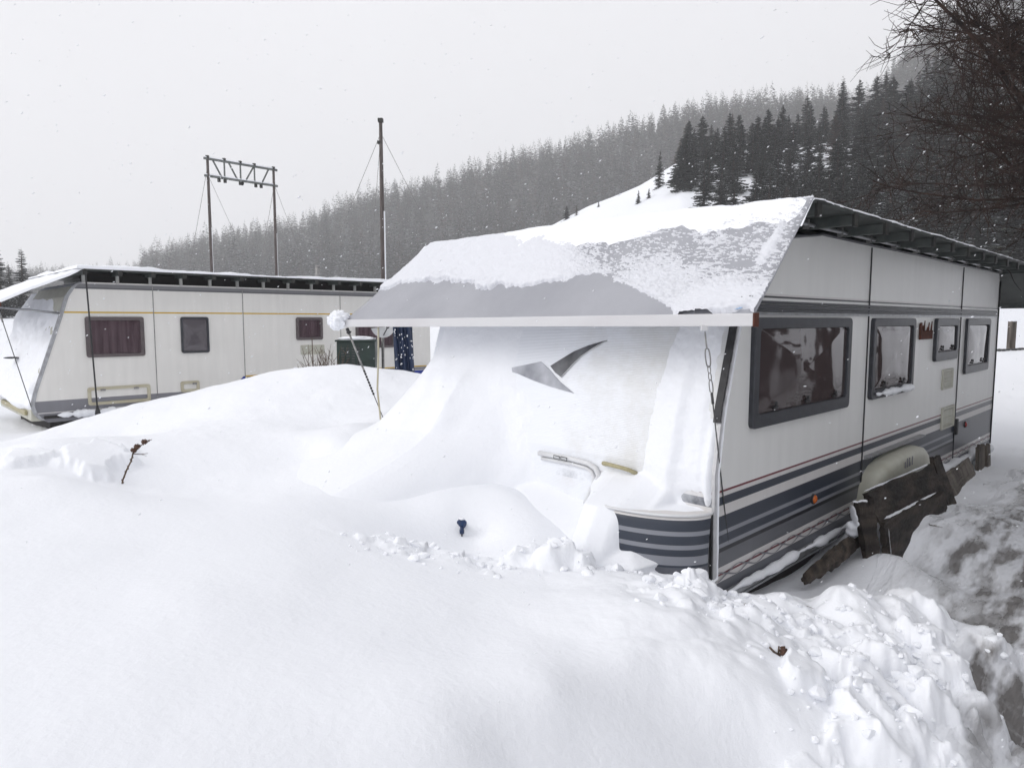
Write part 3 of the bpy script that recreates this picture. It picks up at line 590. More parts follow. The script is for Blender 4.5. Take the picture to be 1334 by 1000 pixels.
# the cream wheel spat and the ledge above it
mb = MB()
prof = [(.16, 1.90), (.40, 1.93), (.52, 1.97), (.60, 2.04), (.655, 2.14), (.685, 2.3), (.70, 2.5), (.705, 2.8), (.70, 3.05), (.67, 3.2), (.60, 3.32), (.50, 3.38), (.16, 3.4)]
vs_ = []; fs = []; cu, cz = 2.65, .35; n = len(prof)
lay = [(1.0, 0), (1.0, -.07), (.985, -.10), (.94, -.125), (.8, -.14), (.4, -.15), (.02, -.152)]
for s, d in lay: vs_ += [(cu + (u - cu) * s, d, cz + (z - cz) * s) for z, u in prof]
for k in range(len(lay) - 1):
    for i in range(n - 1): fs.append((k * n + i, k * n + i + 1, (k + 1) * n + i + 1, (k + 1) * n + i))
mb.add(vs_, fs, 0, True); sp = mb.build('wheel_spat', M['cream2'], car, fix=False)
mb = MB()
for k, (u, h_) in enumerate(((2.52, .05), (2.57, .07), (2.62, .07), (2.64, .03), (2.70, .07))): mb.box(u, u + .008, -.155, -.148, .60, .60 + h_)
mb.box(2.57, 2.59, -.155, -.148, .60, .607); mb.build('faded_print', M['greyline'], sp)
mb = MB(); mb.box(2.05, 3.45, -.05, 0, .735, .742); mb.box(2.05, 3.45, -.02, 0, .715, .735)
for k in range(34): mb.box(2.07 + k * .04, 2.09 + k * .04, -.046, -.02, .728, .735)
mb.build('wheel_arch_trim', M['alu'], car)
# rust-brown key rack hanging on the wall: its own thing
kr = MB(); kr.box(3.24, 3.60, -.02, -.006, 1.585, 1.66)
kr.prism([(3.24, 1.66), (3.24, 1.72), (3.27, 1.73), (3.285, 1.66)], 'y', -.02, -.006)
for u, h_ in ((3.30, .05), (3.345, .09), (3.43, .035), (3.475, .075), (3.56, .085)): kr.tube([(u, -.014, 1.65), (u + .012, -.016, 1.655 + h_)], [.008, .004], 6)
k = kr.build('wall_rack', M['rust'], loc=O1, rz=CA); tag(k, 'small rusty rack with upright prongs on the striped caravan wall between two windows', 'rack')

# ------------------------------------------------------------------ protective roof over the near caravan
def roof_thing(O, label, u0, u1, v0, v1, z, front, rear, rafters, names):
    """front / rear = (u, z) of the outer lower edge of the sloping cover"""
    r = empty('protective_roof', O, CA, label, 'roof cover')
    mb = MB(); mb.box(u0, u1, v0, v1 - (.3 if O is O1 else 0), z, z + .02); mb.build('roof_sheet', M['roofpanel'], r)
    for (ue, ze, ub, drop, nm) in ((front[0], front[1], u0, front[2], 'front_cover'), (rear[0], rear[1], u1, rear[2], 'rear_cover')):
        if ue is None: continue
        nu, nv = 24, 60; top = []; 
        for j in range(nu + 1):
            for i in range(nv + 1):
                s = j / nu; t = i / nv; v = v0 + (v1 - .36 * (1 - s) * (nm == 'front_cover') * (O is O1) - v0) * t
                zz_ = (z + .026) + (ze - drop * t - z - .026) * s - .02 * math.sin(math.pi * s) * (.4 + .6 * math.sin(math.pi * t)) + float(fbm(v * 1.5, s * 2, 2, 77)) * .012 * math.sin(math.pi * s)
                top.append((ub + (ue - ub) * s, v, zz_))
        nn = len(top); vs_ = top + [(a, b, c - .006) for a, b, c in top]; w_ = nv + 1
        fs = [(j * w_ + i, j * w_ + i + 1, (j + 1) * w_ + i + 1, (j + 1) * w_ + i) for j in range(nu) for i in range(nv)]
        fs += [(nn + a, nn + d, nn + c, nn + b) for a, b, c, d in fs[:]]
        for j in range(nu): fs += [(j * w_, (j + 1) * w_, nn + (j + 1) * w_, nn + j * w_), (j * w_ + nv, nn + j * w_ + nv, nn + (j + 1) * w_ + nv, (j + 1) * w_ + nv)]
        mb = MB(); mb.add(vs_, fs, 0, True); mb.build(nm, M['tarp'] if nm == 'front_cover' else M['tarp_dark'], r)
        # gutter board
        sg = -1 if ue < ub else 1; mb = MB(); hgt = .056
        A0 = (ue, v0 - .005, ze); A1 = (ue, v1 + .02, ze - drop)
        vs_ = []
        for (a, b, c) in (A0, A1): vs_ += [(a - .012, b, c + .004), (a + .022, b, c + .004), (a + .022, b, c - hgt), (a - .012, b, c - hgt)]
        mb.add(vs_, [(0, 1, 2, 3), (4, 7, 6, 5), (0, 4, 5, 1), (1, 5, 6, 2), (2, 6, 7, 3), (3, 7, 4, 0)])
        gb = mb.build('gutter_board', M['gutter'] if nm == 'front_cover' else M['rafter'], r, bevel=.004)
        mb = MB(); mb.box(ue - .016, ue + .03, v0 - .009, v0 - .001, ze - hgt - .002, ze + .006); mb.build('end_bracket', M['rust'] if nm == 'front_cover' else M['rafter'], gb)
    for u in rafters:
        mb = MB(); mb.box(u - .025, u + .025, v0 + .012, v1 - (.32 if O is O1 else .01), z - .06, z - .001); ra = mb.build('rafter', M['rafter'], r)
        mb = MB(); mb.box(u - .029, u + .029, v0 - .004, v0 + .011, z - .068, z + .008); mb.build('rafter_end', M['rafter_end'], ra)
    return r
RU = [.34, .87, 1.40, 1.93, 2.46, 2.99, 3.5, 4.02, 4.54, 5.06, 5.58, 6.1, 6.6]
r1 = roof_thing(O1, 'grey sheet roof with a sloping grey tarp front over the large striped caravan', .27, 6.75, -.28, 3.30, 2.355, (-.345, 1.778, .028), (7.35, 1.955, 0), RU, None)
for vr in (-.05, .10):
    mb = MB(); mb.tube([(u, vr, 2.312) for u in np.linspace(.5, 6.2, 16)], .012, 8); mb.build('support_rail', M['alu'], r1)
for u in np.arange(.75, 6.2, .53):
    mb = MB(); mb.box(u - .012, u + .012, -.06, -.03, 2.285, 2.34); mb.build('rail_bracket', M['steel'], r1)
# emblem and print on the corner of the cover
Pc0 = Vector((.27, 0, 2.381)); Pc1 = Vector((-.345, 0, 1.778)); dc = (Pc1 - Pc0); nc = Vector((-dc.z, 0, dc.x)).normalized(); nc = nc if nc.z > 0 else -nc
def can(s, v, d=.004): q = Pc0 + dc * s + nc * (d - .02 * math.sin(math.pi * s) * .4); return (q.x, v, q.z)
mb = MB(); pts = [can(.955 + .022 * math.sin(a), -.16 + .055 * math.cos(a), .012) for a in np.linspace(0, 2 * math.pi, 17)[:-1]]
mb.add(pts, [tuple(range(16))]); e_ = mb.build('blue_emblem', M['emblem'], r1, fix=False)
mb = MB()
for k in range(9):
    v = -.235 + k * .013; h_ = (.012, .02, .012, .012, .022, .012, .018, .012, .012)[k]
    mb.add([can(.875, v, .012), can(.875, v + .008, .012), can(.875 - h_ * .6, v + .008, .012), can(.875 - h_ * .6, v, .012)], [(0, 1, 2, 3)])
mb.build('small_print', M['ink'], r1, fix=False)

# ------------------------------------------------------------------ snow on the roofs
def roof_snow(name, O, u0, u1, v0, v1, z, th, label, seed, nu=160, nv=120, edge=.16, lip=False):
    U, V = np.meshgrid(np.linspace(0, 1, nu), np.linspace(0, 1, nv), indexing='ij')
    # rows crowd at the edges
    f = lambda t: .5 - .5 * np.cos(math.pi * t)
    uu_ = u0 + (u1 - u0) * f(U); vv_ = v0 + (v1 - v0) * f(V)
    de = np.minimum(np.minimum(uu_ - u0, u1 - uu_), np.minimum(vv_ - v0, v1 - vv_) * 1.4)
    prof = np.sqrt(np.clip(1 - (1 - np.clip(de / edge, 0, 1)) ** 2, 0, 1))
    wob = fbm(uu_ * 1.4, vv_ * 1.4, 4, seed) * .05 + fbm(uu_ * 7, vv_ * 7, 3, seed + 1) * .012
    zz_ = z + th(uu_, vv_) * ((.35 if not lip else .35 * sstep(.1, .5, uu_)) + .65 * prof) * (prof > 0) + wob * prof
    if lip: uu_ = uu_ - (.035 + fbm(vv_ * 4, vv_ * 0 + 3, 4, 93) * .09 + fbm(vv_ * 25, vv_ * 0, 3, 94) * .02) * (1 - prof) * (uu_ < 1)
    dl = np.clip(.27 - uu_, 0, 1) * (1.045 if z > 2.4 else .98) * lip; zz_ = np.where(de <= 1e-6, z - .001, zz_) - dl
    jit = fbm(uu_ * 5, vv_ * 5, 3, seed + 3) * .035 * (1 - prof)
    vv2 = vv_ - jit * (vv_ < (v0 + v1) / 2) * 1.0
    return tag(np_mesh(name, np.stack([uu_, vv2, zz_], -1).reshape(-1, 3), grid_faces(nu, nv), M['snow']), label, kind='stuff')
s1 = roof_snow('roof_snow', O1, .20, 6.9, -.285, 3.02, 2.372, lambda u, v: np.interp(u, [0, .6, 1.6, 3, 7], [.03, .045, .045, .035, .03]) * 1.0 * np.interp(v, [-.29, .2, .9, 2, 3], [.5, .9, 1.3, 1.2, .4]), 'layer of snow lying on the roof of the striped caravan', 4, edge=.34, lip=True)
s1.location = O1; s1.rotation_euler = (0, 0, CA)
# frost crust on the sloping tarp
Sg, Vg = np.meshgrid(np.linspace(-.02, 1.0, 230), np.linspace(-.275, 3.3, 640), indexing='ij')
ub = np.interp(Vg, [-.3, .1, .19, .26, .47, .60, .66, .75, 1.04, 1.32, 1.67, 1.91, 2.33, 2.94, 3.2, 3.4], [-.36, -.35, -.33, -.30, -.21, -.17, -.15, -.115, -.092, -.104, -.123, -.119, -.06, -.046, -.09, -.12])
Ug = .27 + (-.345 - .27) * Sg
Vg = -.285 + (Vg + .285) * (3.585 - .36 * (1 - Sg)) / 3.585
rag = fbm(Vg * 9, Ug * 9, 4, 61) * .05 + fbm(Vg * 40, Ug * 40, 3, 62) * .012
edge_d = Ug - (ub + rag)                                   # > 0: above the ragged lower edge
full = sstep(.0, .03, edge_d)
cover = sstep(.55, 1.5, Vg + .9 * (Sg - .5)) * 1.0
cover = np.maximum(cover, .95 * np.exp(-((Vg + .05) / .33) ** 2 - ((Sg - .98) / .30) ** 2))
cover = np.maximum(cover, .8 * np.exp(-(((Vg + .20 - .05 * Sg) / .035) ** 2 + ((Sg - .42) / .2) ** 2)))
cover = np.maximum(cover, .5 * np.exp(-((Vg - .45 + .3 * (Sg - .5)) / .4) ** 2) * sstep(.1, .7, Sg))
cover = np.maximum(cover, .17 * sstep(3, 0, Vg))
grain = fbm(Vg * 44 + Sg * 40, Sg * 95, 4, 63, .7) + .35 * fbm(Vg * 9 + Sg * 6, Sg * 9, 3, 64)
th_ = (cover * 1.35 - .48 + grain * .85 * (1.15 - cover))
thick = np.where(edge_d > -.01, .010 * np.clip(th_, -1, 1) + .004 * (th_ > .05), -.01)
thick = thick * full - .012 * (1 - full) + full * cover * .006
thick += full * cover * fbm(Vg * 12, Sg * 14, 4, 65) * .008
thick = thick + .02 * np.exp(-((edge_d - .035) / .03) ** 2) * full * cover * (.5 + fbm(Vg * 6, Vg * 0, 2, 5))
zc = 2.381 + (1.778 - .028 * (Vg + .28) / 3.58 - 2.381) * Sg - .02 * np.sin(np.pi * np.clip(Sg, 0, 1)) * (.4 + .6 * np.sin(np.pi * (Vg + .28) / 3.58)) + fbm(Vg * 1.5, Sg * 2, 2, 77) * .012 * np.sin(np.pi * np.clip(Sg, 0, 1))
thick = np.clip(thick, -.01, .06)
cs = np_mesh('snow_crust', np.stack([Ug + nc.x * thick, Vg, zc + nc.z * thick], -1).reshape(-1, 3), grid_faces(*Sg.shape)[:, ::-1], M['thin_snow'])
tag(cs, 'thin ragged crust of frozen snow on the sloping grey tarp', kind='stuff'); cs.location = O1; cs.rotation_euler = (0, 0, CA)
# lump of snow on the far end of the gutter
def blob(name, c, r, label, seed, n=40, sc=(1, 1, 1), amp=.35):
    th = np.linspace(0, math.pi, n); ph = np.linspace(0, 2 * math.pi, 2 * n, endpoint=False); T_, P_ = np.meshgrid(th, ph, indexing='ij')
    x = np.sin(T_) * np.cos(P_); y = np.sin(T_) * np.sin(P_); z = np.cos(T_)
    rr_ = 1 + amp * (fbm(x * 2 + z, y * 2 + z * 1.7, 3, seed, .5) + .5 * fbm(z * 4 + x, y * 4, 3, seed + 2))
    V = np.stack([c[0] + x * r * rr_ * sc[0], c[1] + y * r * rr_ * sc[1], c[2] + z * r * rr_ * sc[2]], -1).reshape(-1, 3)
    return np_mesh(name, V, grid_faces(n, 2 * n, True), M['snow'])
bl = blob('snow_lump', (-.36, 3.36, 1.755), .088, '', 3, n=60, sc=(.85, 1.2, .85), amp=.45); bl.location = O1; bl.rotation_euler = (0, 0, CA)
tag(bl, 'round lump of snow stuck on the far end of the white gutter board', 'snow lump')

# ------------------------------------------------------------------ snow plastered against the fronts
def sweep_front(uf, vmax, rc, back, na, z0, z1, nz, Tfun):
    """sheet that follows the front wall and turns the far corner; Tfun(a, z) = thickness"""
    La = vmax; Lc = rc * math.pi / 2; tot = La + Lc + back; a = np.linspace(-.02, tot, na); z = np.linspace(z0, z1, nz)
    A, Zg = np.meshgrid(a, z, indexing='ij'); u0 = uf(Zg); T = Tfun(A, Zg)
    th = np.clip((A - La) / rc, 0, math.pi / 2); s = np.clip(A - La - Lc, 0, None)
    cu = u0 + rc; U = np.where(A <= La, u0 - T, cu - (rc + T) * np.cos(th) + s); V = np.where(A <= La, A, La + (rc + T) * np.sin(th))
    return U, V, Zg
def T1(a, z):
    k = [0, .3, .55, .75, .9, 1.2, 1.6, 2.0, 2.6, 6]
    z0 = np.interp(a, k, [.1, .2, .4, .5, .60, .95, 1.4, 1.75, 1.80, 1.80])
    z0 = z0 + fbm(a * 2.5, z * 2, 3, 12) * .12
    fl = .065 * (np.clip(z0 - z, 0, None) / .34) ** 1.9
    base = np.interp(a, [0, .8, 1.3, 1.7, 2.1, 3], [-.02, -.012, -.008, -.004, .03, .05]) + fbm(a * 3, z * 3, 3, 15) * .02 * sstep(1.5, 2.1, a)
    base = base - .014 * sstep(1.6, 1.2, a) - .004
    base = np.where(a < .6, np.interp(a, [0, .05, .10, .24, .38, .6], [-.02, -.006, .008, .008, -.012, -.038]), base)
    base = base - .035 * np.exp(-((a - .13) / .055) ** 2 - ((z - .80) / .035) ** 2)
    base = base + fbm(a * 22, z * 22, 3, 91, .5) * .005 * (a < 1.8)
    base = base + sstep(.95, 1.5, a) * .024 * sstep(1.45, 1.15, z)
    ridge = np.exp(-((a - (.27 - .05 * (z - 1))) / np.where(a < .27 - .05 * (z - 1), .05, .19)) ** 2) * (.012 + .024 * sstep(1.7, 1.1, z))
    strip = np.exp(-((a - .035) / .022) ** 2) * .035 * sstep(1.35, 1.0, z) * sstep(.74, .82, z)
    led = np.interp(a, [0, .03, .05, .12, .2, .30, .38, .5, .6, .72, .85, 1.0], [.0, .0, .05, .17, .22, .26, .335, .39, .38, .17, .02, 0]) * (np.clip((.93 - z + fbm(a * 5, z * 0, 2, 3) * .03) / .185, 0, 1) ** 1.5 + sstep(.32, .42, a) * 1.6 * np.clip(.745 - z, 0, 1))
    led = led * (1 - .95 * sstep(.74, .765, z) * sstep(.27, .2, a))
    sh = 1.25 * (.72 - z) + .05 * fbm(z * 22, a * 0, 3, 90)
    fl = np.maximum(fl, sstep(.40 - sh, .52 - sh, a + .03 * np.sin(z * 40)) * .95 * np.clip((.70 - z + .03 * np.sin(a * 6)) / .45, 0, 1.2) ** 1.1)
    fl = fl + sstep(1.5, 2.0, a) * 3.2 * np.clip(.97 - z, 0, None) ** 1.5
    t = smax(base + ridge + strip, smax(fl, led, .05) - .05 * sstep(1.7, 1.4, a), .03)
    return t + fbm(a * 9, z * 9, 3, 19) * .004
U, V, Zg = sweep_front(uf1, 2.3, .25, 2.6, 620, .15, 1.93, 260, T1)
pl = np_mesh('snow_drift', np.stack([U, V, Zg], -1).reshape(-1, 3), grid_faces(*U.shape), M['snow'])
tag(pl, 'smooth snow drift plastered over the front of the striped caravan', kind='stuff'); pl.location = O1; pl.rotation_euler = (0, 0, CA)

# ================================================================== far-left caravan
c2 = empty('caravan', O2, CA, 'cream caravan with a thin yellow line and brown framed windows behind the drift', 'caravan')
zs2 = [.30, .33, .36, .40, .45, .50, .56, .65, .75, 1.0, 1.3, 1.6, 1.85, 1.97, 2.08, 2.17, 2.24, 2.28, 2.30]
body(c2, uf2, zs2, 2.4, 6.4, [M['wall2'], M['cream2'], M['snow']], .30, 2.30)
for uj in (1.05, 2.45, 4.3):
    mb = MB(); mb.box(uj - .005, uj + .005, -.006, 0, .4, 2.28); mb.build('joint_strip', M['steel'], c2)
window(c2, .115, .90, 1.205, 1.80, M['frame2'], M['pane_clear'], .055, .05, seed=11, curtain=True, catches=0, label='widest window with pleated mauve curtains', bulge=.004)
window(c2, 1.435, 1.87, 1.225, 1.80, M['frame'], M['pane2'], .03, .03, seed=12, catches=0, label='plain grey window')
window(c2, 3.40, 3.92, 1.395, 1.80, M['frame2'], M['pane_clear'], .05, .05, seed=13, curtain=True, catches=0, label='small brown framed window', bulge=.004)
window(c2, 4.62, 5.5, 1.21, 1.80, M['frame2'], M['pane_clear'], .05, .05, seed=14, curtain=True, catches=0, label='rear window behind the satellite dish', bulge=.004)
for (a, b, c, d, lb) in ((.10, .95, .50, .765, 'wide cream hatch frame'), (1.40, 1.69, .60, .775, 'small cream hatch frame')):
    mb = MB(); ring(mb, rr(a, b, c, d, .03, 4), rr(a + .045, b - .045, c - .0 + .045, d - .045, .02, 4), 0, -.018); o = mb.build('hatch', M['cream'], c2); tag(o, lb)
    for uc in ((a + .2, b - .2) if b - a > .5 else (b - .08,)):
        mb = MB(); mb.box(uc - .035, uc + .035, -.026, -.016, d - .06, d - .03); mb.build('hatch_lock', M['steel'], o, bevel=.004)
vent(c2, 3.48, 3.95, 1.13, 1.30, m=M['cream2'], slats=3)
corner_trim(uf2, .34, 2.30, 'alu', -.02, .03, -.012, .02, c2)
mb = MB(); mb.box(2.46, 6.3, -.004, 0, .79, .812); mb.build('yellow_line', M['yellowline'], c2)
mb = MB(); mb.box(2.48, 6.3, -.004, 0, .725, .785); mb.build('grey_line', M['greyline'], c2)
mb = MB(); mb.prism([(2.25, .64), (2.42, .80), (2.46, .80), (2.42, .715), (6.3, .715), (6.3, .64)], 'y', -.005, 0); mb.build('blue_line', M['blueline'], c2)
mb = MB(); mb.box(-.38, 6.2, .04, 2.3, .0, .30); mb.build('chassis', M['dark'], c2)
mb = MB(); mb.box(-.60, -.40, .02, 2.6, .33, .50); mb.build('front_bumper', M['cream2'], c2, bevel=.02)
mb = MB(); mb.box(-.64, -.60, .25, 2.2, .40, .47); mb.build('bumper_strip', M['tan'], c2, bevel=.01)
mb = MB(); mb.box(-.45, .95, -.03, .05, .36, .40); mb.build('lower_step', M['dark'], c2)
def T2(a, z):
    b = .03 + .13 * np.clip(fbm(a * 1.1, z * 1.6, 3, 33), -.1, 1) + .02 * fbm(a * 5, z * 5, 3, 34)
    b = b + .10 * sstep(1.3, .6, z) * sstep(.1, .8, a) + .04 * sstep(.5, 2, a)
    return (b) * sstep(2.15, 1.7, z) * sstep(0.0, .12, a) * sstep(.42, .56, z + .05 * np.sin(a * 3)) - .015 + .01 * sstep(.2, 1, a)
U, V, Zg = sweep_front(uf2, 2.9, .25, .5, 260, .45, 2.2, 150, T2)
pl2 = np_mesh('snow_drift', np.stack([U, V, Zg], -1).reshape(-1, 3), grid_faces(*U.shape), M['snow'])
tag(pl2, 'lumpy snow stuck on the front of the cream caravan', kind='stuff'); pl2.location = O2; pl2.rotation_euler = (0, 0, CA)
r2 = roof_thing(O2, 'flat sheet roof on short pale posts over the cream caravan with the yellow line', .10, 6.6, -.25, 3.2, 2.46, (-.92, 1.985, 0), (None, 0, 0), [.10, .55, 1.0, 1.45, 1.9, 2.35, 2.8, 3.25, 3.7, 4.15, 4.6, 5.05, 5.5, 5.95, 6.4], None)
for u in [.13, .57, 1.02, 1.47, 1.92, 2.37, 2.82, 3.27, 3.72, 4.17, 4.62, 5.07]:
    mb = MB(); mb.box(u - .02, u + .02, -.02, .02, 2.29, 2.40); mb.build('short_post', M['post'], r2)
mb = MB(); mb.box(.12, 6.4, .12, .14, 2.302, 2.44); mb.build('gap_shade_sheet', M['dark'], r2)  # near-black sheet standing in for the shade in the gap below the roof
s2 = roof_snow('roof_snow', O2, -.0, 6.7, -.262, 3.22, 2.478, lambda u, v: .045 + 0 * u, 'layer of snow lying on the roof of the cream caravan', 9, edge=.08)
s2.location = O2; s2.rotation_euler = (0, 0, CA)
Sg, Vg = np.meshgrid(np.linspace(-.03, 1.0, 60), np.linspace(-.26, 3.2, 160), indexing='ij')
fz = 2.486 + (1.985 - 2.486) * Sg + .028 + fbm(Sg * 5, Vg * 3, 3, 71) * .02
cs2 = np_mesh('snow_crust', np.stack([.10 + (-.92 - .10) * Sg, Vg, fz - .04 * (Vg < -.255)], -1).reshape(-1, 3), grid_faces(*Sg.shape)[:, ::-1], M['snow'])
tag(cs2, 'snow on the sloping front cover of the cream caravan', kind='stuff'); cs2.location = O2; cs2.rotation_euler = (0, 0, CA)
mb = MB(); mb.tube([(4.35, .9, 2.46), (4.35, .9, 2.80)], .045, 10); mb.sphere((4.35, .9, 2.80), .05, sz=.5, n=6)
o = mb.build('roof_flue', M['steel'], loc=O2, rz=CA); tag(o, 'short grey flue pipe standing up from the snowy roof of the cream caravan', 'flue pipe')
# ------------------------------------------------------------------ guy cables
def cable_thing(label, name='guy_cable', cat='cable', group=None, loc=(0, 0, 0)):
    return empty(name, loc, 0, label, cat, group)
def l3(O, u, v, z): x, y = l2w(O, u, v); return Vector((x, y, z))
def chain_link(mb, c, d, ln, w, r, flat):
    """one long chain link centred on c along d"""
    d = d.normalized(); s = d.cross(Vector((0, 1, 0)) if flat else Vector((1, 0, 0))).normalized()
    pts = [c + d * (ln / 2 * math.cos(t)) + s * (w / 2 * math.copysign(abs(math.sin(t)) ** .6, math.sin(t))) for t in np.linspace(0, 2 * math.pi, 13)]
    mb.tube(pts, r, 5, cap=False)
A0 = l3(O1, -.352, -.03, 1.722); A1 = l3(O1, .115, .012, .235)
cg = cable_thing('steel chain and cable from the white gutter board beside the striped caravan corner')
d = (A1 - A0); dn = d.normalized()
mb = MB(); mb.box(A0.x - .016, A0.x + .016, A0.y - .01, A0.y + .01, A0.z - .022, A0.z + .004); mb.build('bracket', M['gutter'], cg, bevel=.003)
mb = MB()
s = .03
for ln, w, r in ((.045, .014, .0026), (.045, .014, .0026), (.10, .024, .0036), (.04, .014, .0026), (.04, .014, .0026), (.075, .018, .003)):
    chain_link(mb, A0 + dn * (s + ln / 2), dn, ln, w, r, ln > .06 or int(s * 100) % 2 == 0); s += ln * .93
mb.build('chain', M['steel'], cg)
mb = MB(); mb.tube([A0 + dn * s, A0 + dn * (s + .06)], .007, 8); mb.tube([A0 + dn * (s + .05), A1], .0035, 6); mb.build('wire', M['steel_dark'], cg)
B0 = l3(O1, -.345, 3.27, 1.68); B1 = l3(O1, -.30, 2.80, .93)
cg = cable_thing('strap and cable running from the snow lump end of the gutter into the drift')
dn = (B1 - B0).normalized(); LB = (B1 - B0).length
mb = MB(); mb.tube([B0, B0 + dn * .05], .014, 8); mb.tube([B0 + dn * .04 + Vector((-.02, 0, 0)), B0 + dn * .04 + Vector((.02, 0, .01))], .006, 6); mb.build('hook', M['rubber'], cg)
mb = MB(); mb.tube([B0 + dn * .05, B0 + dn * .42], .008, 8); mb.build('strap', M['steel'], cg)
mb = MB()
for k in range(9): mb.tube([B0 + dn * (.40 + k * .026), B0 + dn * (.415 + k * .026)], .0085, 8)
mb.build('turnbuckle', M['rubber'], cg)
mb = MB(); mb.tube([B0 + dn * .42, B1], .0035, 6); mb.build('wire', M['steel_dark'], cg)
mb = MB(); mb.tube([l3(O1, -.33, 2.83, 1.71), l3(O1, -.33, 2.835, 1.5), l3(O1, -.33, 2.86, 1.2), l3(O1, -.33, 2.82, .95), l3(O1, -.3, 2.80, .85)], .0075, 8)
o = mb.build('slack_rope', M['cream']); tag(o, 'pale slack cord hanging from the gutter board in front of the navy tarp', 'cord')
D0 = l3(O2, .10, -.27, 2.44); D1 = l3(O2, .155, -.27, .40)
cg = cable_thing('black cable with a teardrop weight in front of the curtained cream caravan')
mb = MB(); mb.tube([D0, D0 + (D1 - D0) * .5 + Vector((.0, 0, 0)), D1], .011, 6); mb.build('wire', M['rubber'], cg)
mb = MB(); mb.tube([D1 + Vector((0, 0, .12)), D1 + Vector((0, 0, .05)), D1, D1 - Vector((0, 0, .05))], [.012, .03, .04, .02], 10); mb.build('weight', M['rubber'], cg)
cg = cable_thing('thin cable slanting across the snowy front of the cream caravan')
mb = MB(); mb.tube([l3(O2, -.90, .0, 1.96), l3(O2, -.60, -.04, .55)], .006, 5); mb.build('wire', M['steel_dark'], cg)
mb = MB(); mb.tube([l3(O2, -.90, .0, 1.96), l3(O2, -.85, -.006, 1.72)], .011, 6); mb.build('hook', M['steel'], cg)
mb = MB(); mb.tube([l3(O2, -.90, .1, 1.93), l3(O2, -.19, .02, 1.85)], .018, 6)
o = mb.build('awning_pole', M['alu']); tag(o, 'short grey pole bracing the front cover of the cream caravan', 'pole')
# dark bits poking through the snow of that front
for k, (u, v, z, w_) in enumerate(((-.52, 1.55, 1.17, .16),)):
    mb = MB(); a = l3(O2, float(uf2(z)) - .16, v, z); mb.sphere((a.x, a.y, a.z), .07, 1.5, 1.5, .22, n=6)
    o = mb.build('front_handle', M['rubber']); tag(o, 'dark handle poking out of the snow on the front of the cream caravan', 'handle')
cg = cable_thing('cable slanting down from the rear cover behind the large striped caravan')
mb = MB(); a = l3(O1, 7.34, .35, 1.90); b = l3(O1, 6.9, .33, .3); mb.tube([a, a + (b - a) * .22], .016, 6); mb.build('strap', M['steel_dark'], cg)
mb = MB(); mb.tube([a, b], .0065, 5); mb.build('wire', M['steel_dark'], cg)

# ------------------------------------------------------------------ boards, posts, bark along the skirt
def rough_board(name, pts, thick, m, seed, parent=None, nu=40, nv=14, amp=.012):
    """pts = four corners (a,b,c,d) in order bottom-left, bottom-right, top-right, top-left; ragged upper edge"""
    a, b, c, d = [Vector(p) for p in pts]; nrm = (b - a).cross(d - a).normalized()
    vs_ = []; 
    for sgn in (0, 1):
        for j in range(nv + 1):
            for i in range(nu + 1):
                s, t = i / nu, j / nv
                rag = 1 + float(fbm(np.array(s * 5 + seed), np.array(seed * 1.3), 4, seed)) * .09 * t
                p = (a * (1 - s) + b * s) * (1 - t) + (d * (1 - s) + c * s) * t
                q0 = a * (1 - s) + b * s; p = q0 + (p - q0) * rag
                vs_.append(p + nrm * (thick * sgn + float(fbm(np.array(s * 3), np.array(t * 14), 3, seed + 1)) * amp * (1 if sgn else -1)))
    w_ = nu + 1; N_ = w_ * (nv + 1)
    fs = [(j * w_ + i, (j + 1) * w_ + i, (j + 1) * w_ + i + 1, j * w_ + i + 1) for j in range(nv) for i in range(nu)]
    fs += [(N_ + x1, N_ + x4, N_ + x3, N_ + x2) for x1, x2, x3, x4 in fs[:]]
    rim = [i for i in range(w_)] + [j * w_ + nu for j in range(1, nv + 1)] + [nv * w_ + i for i in range(nu - 1, -1, -1)] + [j * w_ for j in range(nv - 1, 0, -1)]
    fs += [(rim[k], rim[(k + 1) % len(rim)], N_ + rim[(k + 1) % len(rim)], N_ + rim[k]) for k in range(len(rim))]
    mb = MB(); mb.add(vs_, fs); return mb.build(name, m, parent)
def thing_board(name, P4, th, m, label, cat, seed, amp=.012, nu=40, nv=14):
    o = rough_board(name, P4, th, m, seed, None, nu, nv, amp); tag(o, label, cat); return o
thing_board('upper_board', [l3(O1, 1.36, -0.310, .44), l3(O1, 2.86, -0.350, .33), l3(O1, 2.80, -0.250, .60), l3(O1, 1.38, -0.220, .62)], .028, M['wood'], 'upper dark cracked board leaning in front of the cream wheel cover', 'board', 3)
thing_board('lower_board', [l3(O1, 1.34, -0.390, .10), l3(O1, 2.60, -0.420, .14), l3(O1, 2.72, -0.360, .42), l3(O1, 1.36, -0.335, .46)], .03, M['wood'], 'lower dark board standing in the snow below the upper cracked board', 'board', 5)
thing_board('short_plank', [l3(O1, 2.93, -0.400, .08), l3(O1, 3.12, -0.400, .12), l3(O1, 2.98, -0.250, .64), l3(O1, 2.78, -0.250, .64)], .03, M['wood'], 'short dark plank propped at the far end of the leaning boards', 'plank', 8, nu=8, nv=24, amp=.004)
thing_board('end_plank', [l3(O1, 1.24, -0.330, .0), l3(O1, 1.32, -0.370, .0), l3(O1, 1.33, -0.280, .58), l3(O1, 1.22, -0.220, .58)], .04, M['wood'], 'upright split plank at the near end of the leaning boards', 'plank', 9, nu=8, nv=24, amp=.012)
thing_board('pale_board', [l3(O1, 3.35, -.30, .16), l3(O1, 4.60, -.20, .22), l3(O1, 4.66, -.12, .38), l3(O1, 3.35, -.16, .36)], .02, M['wood2'], 'weathered grey board under the rear skirt half covered by snow', 'board', 12)
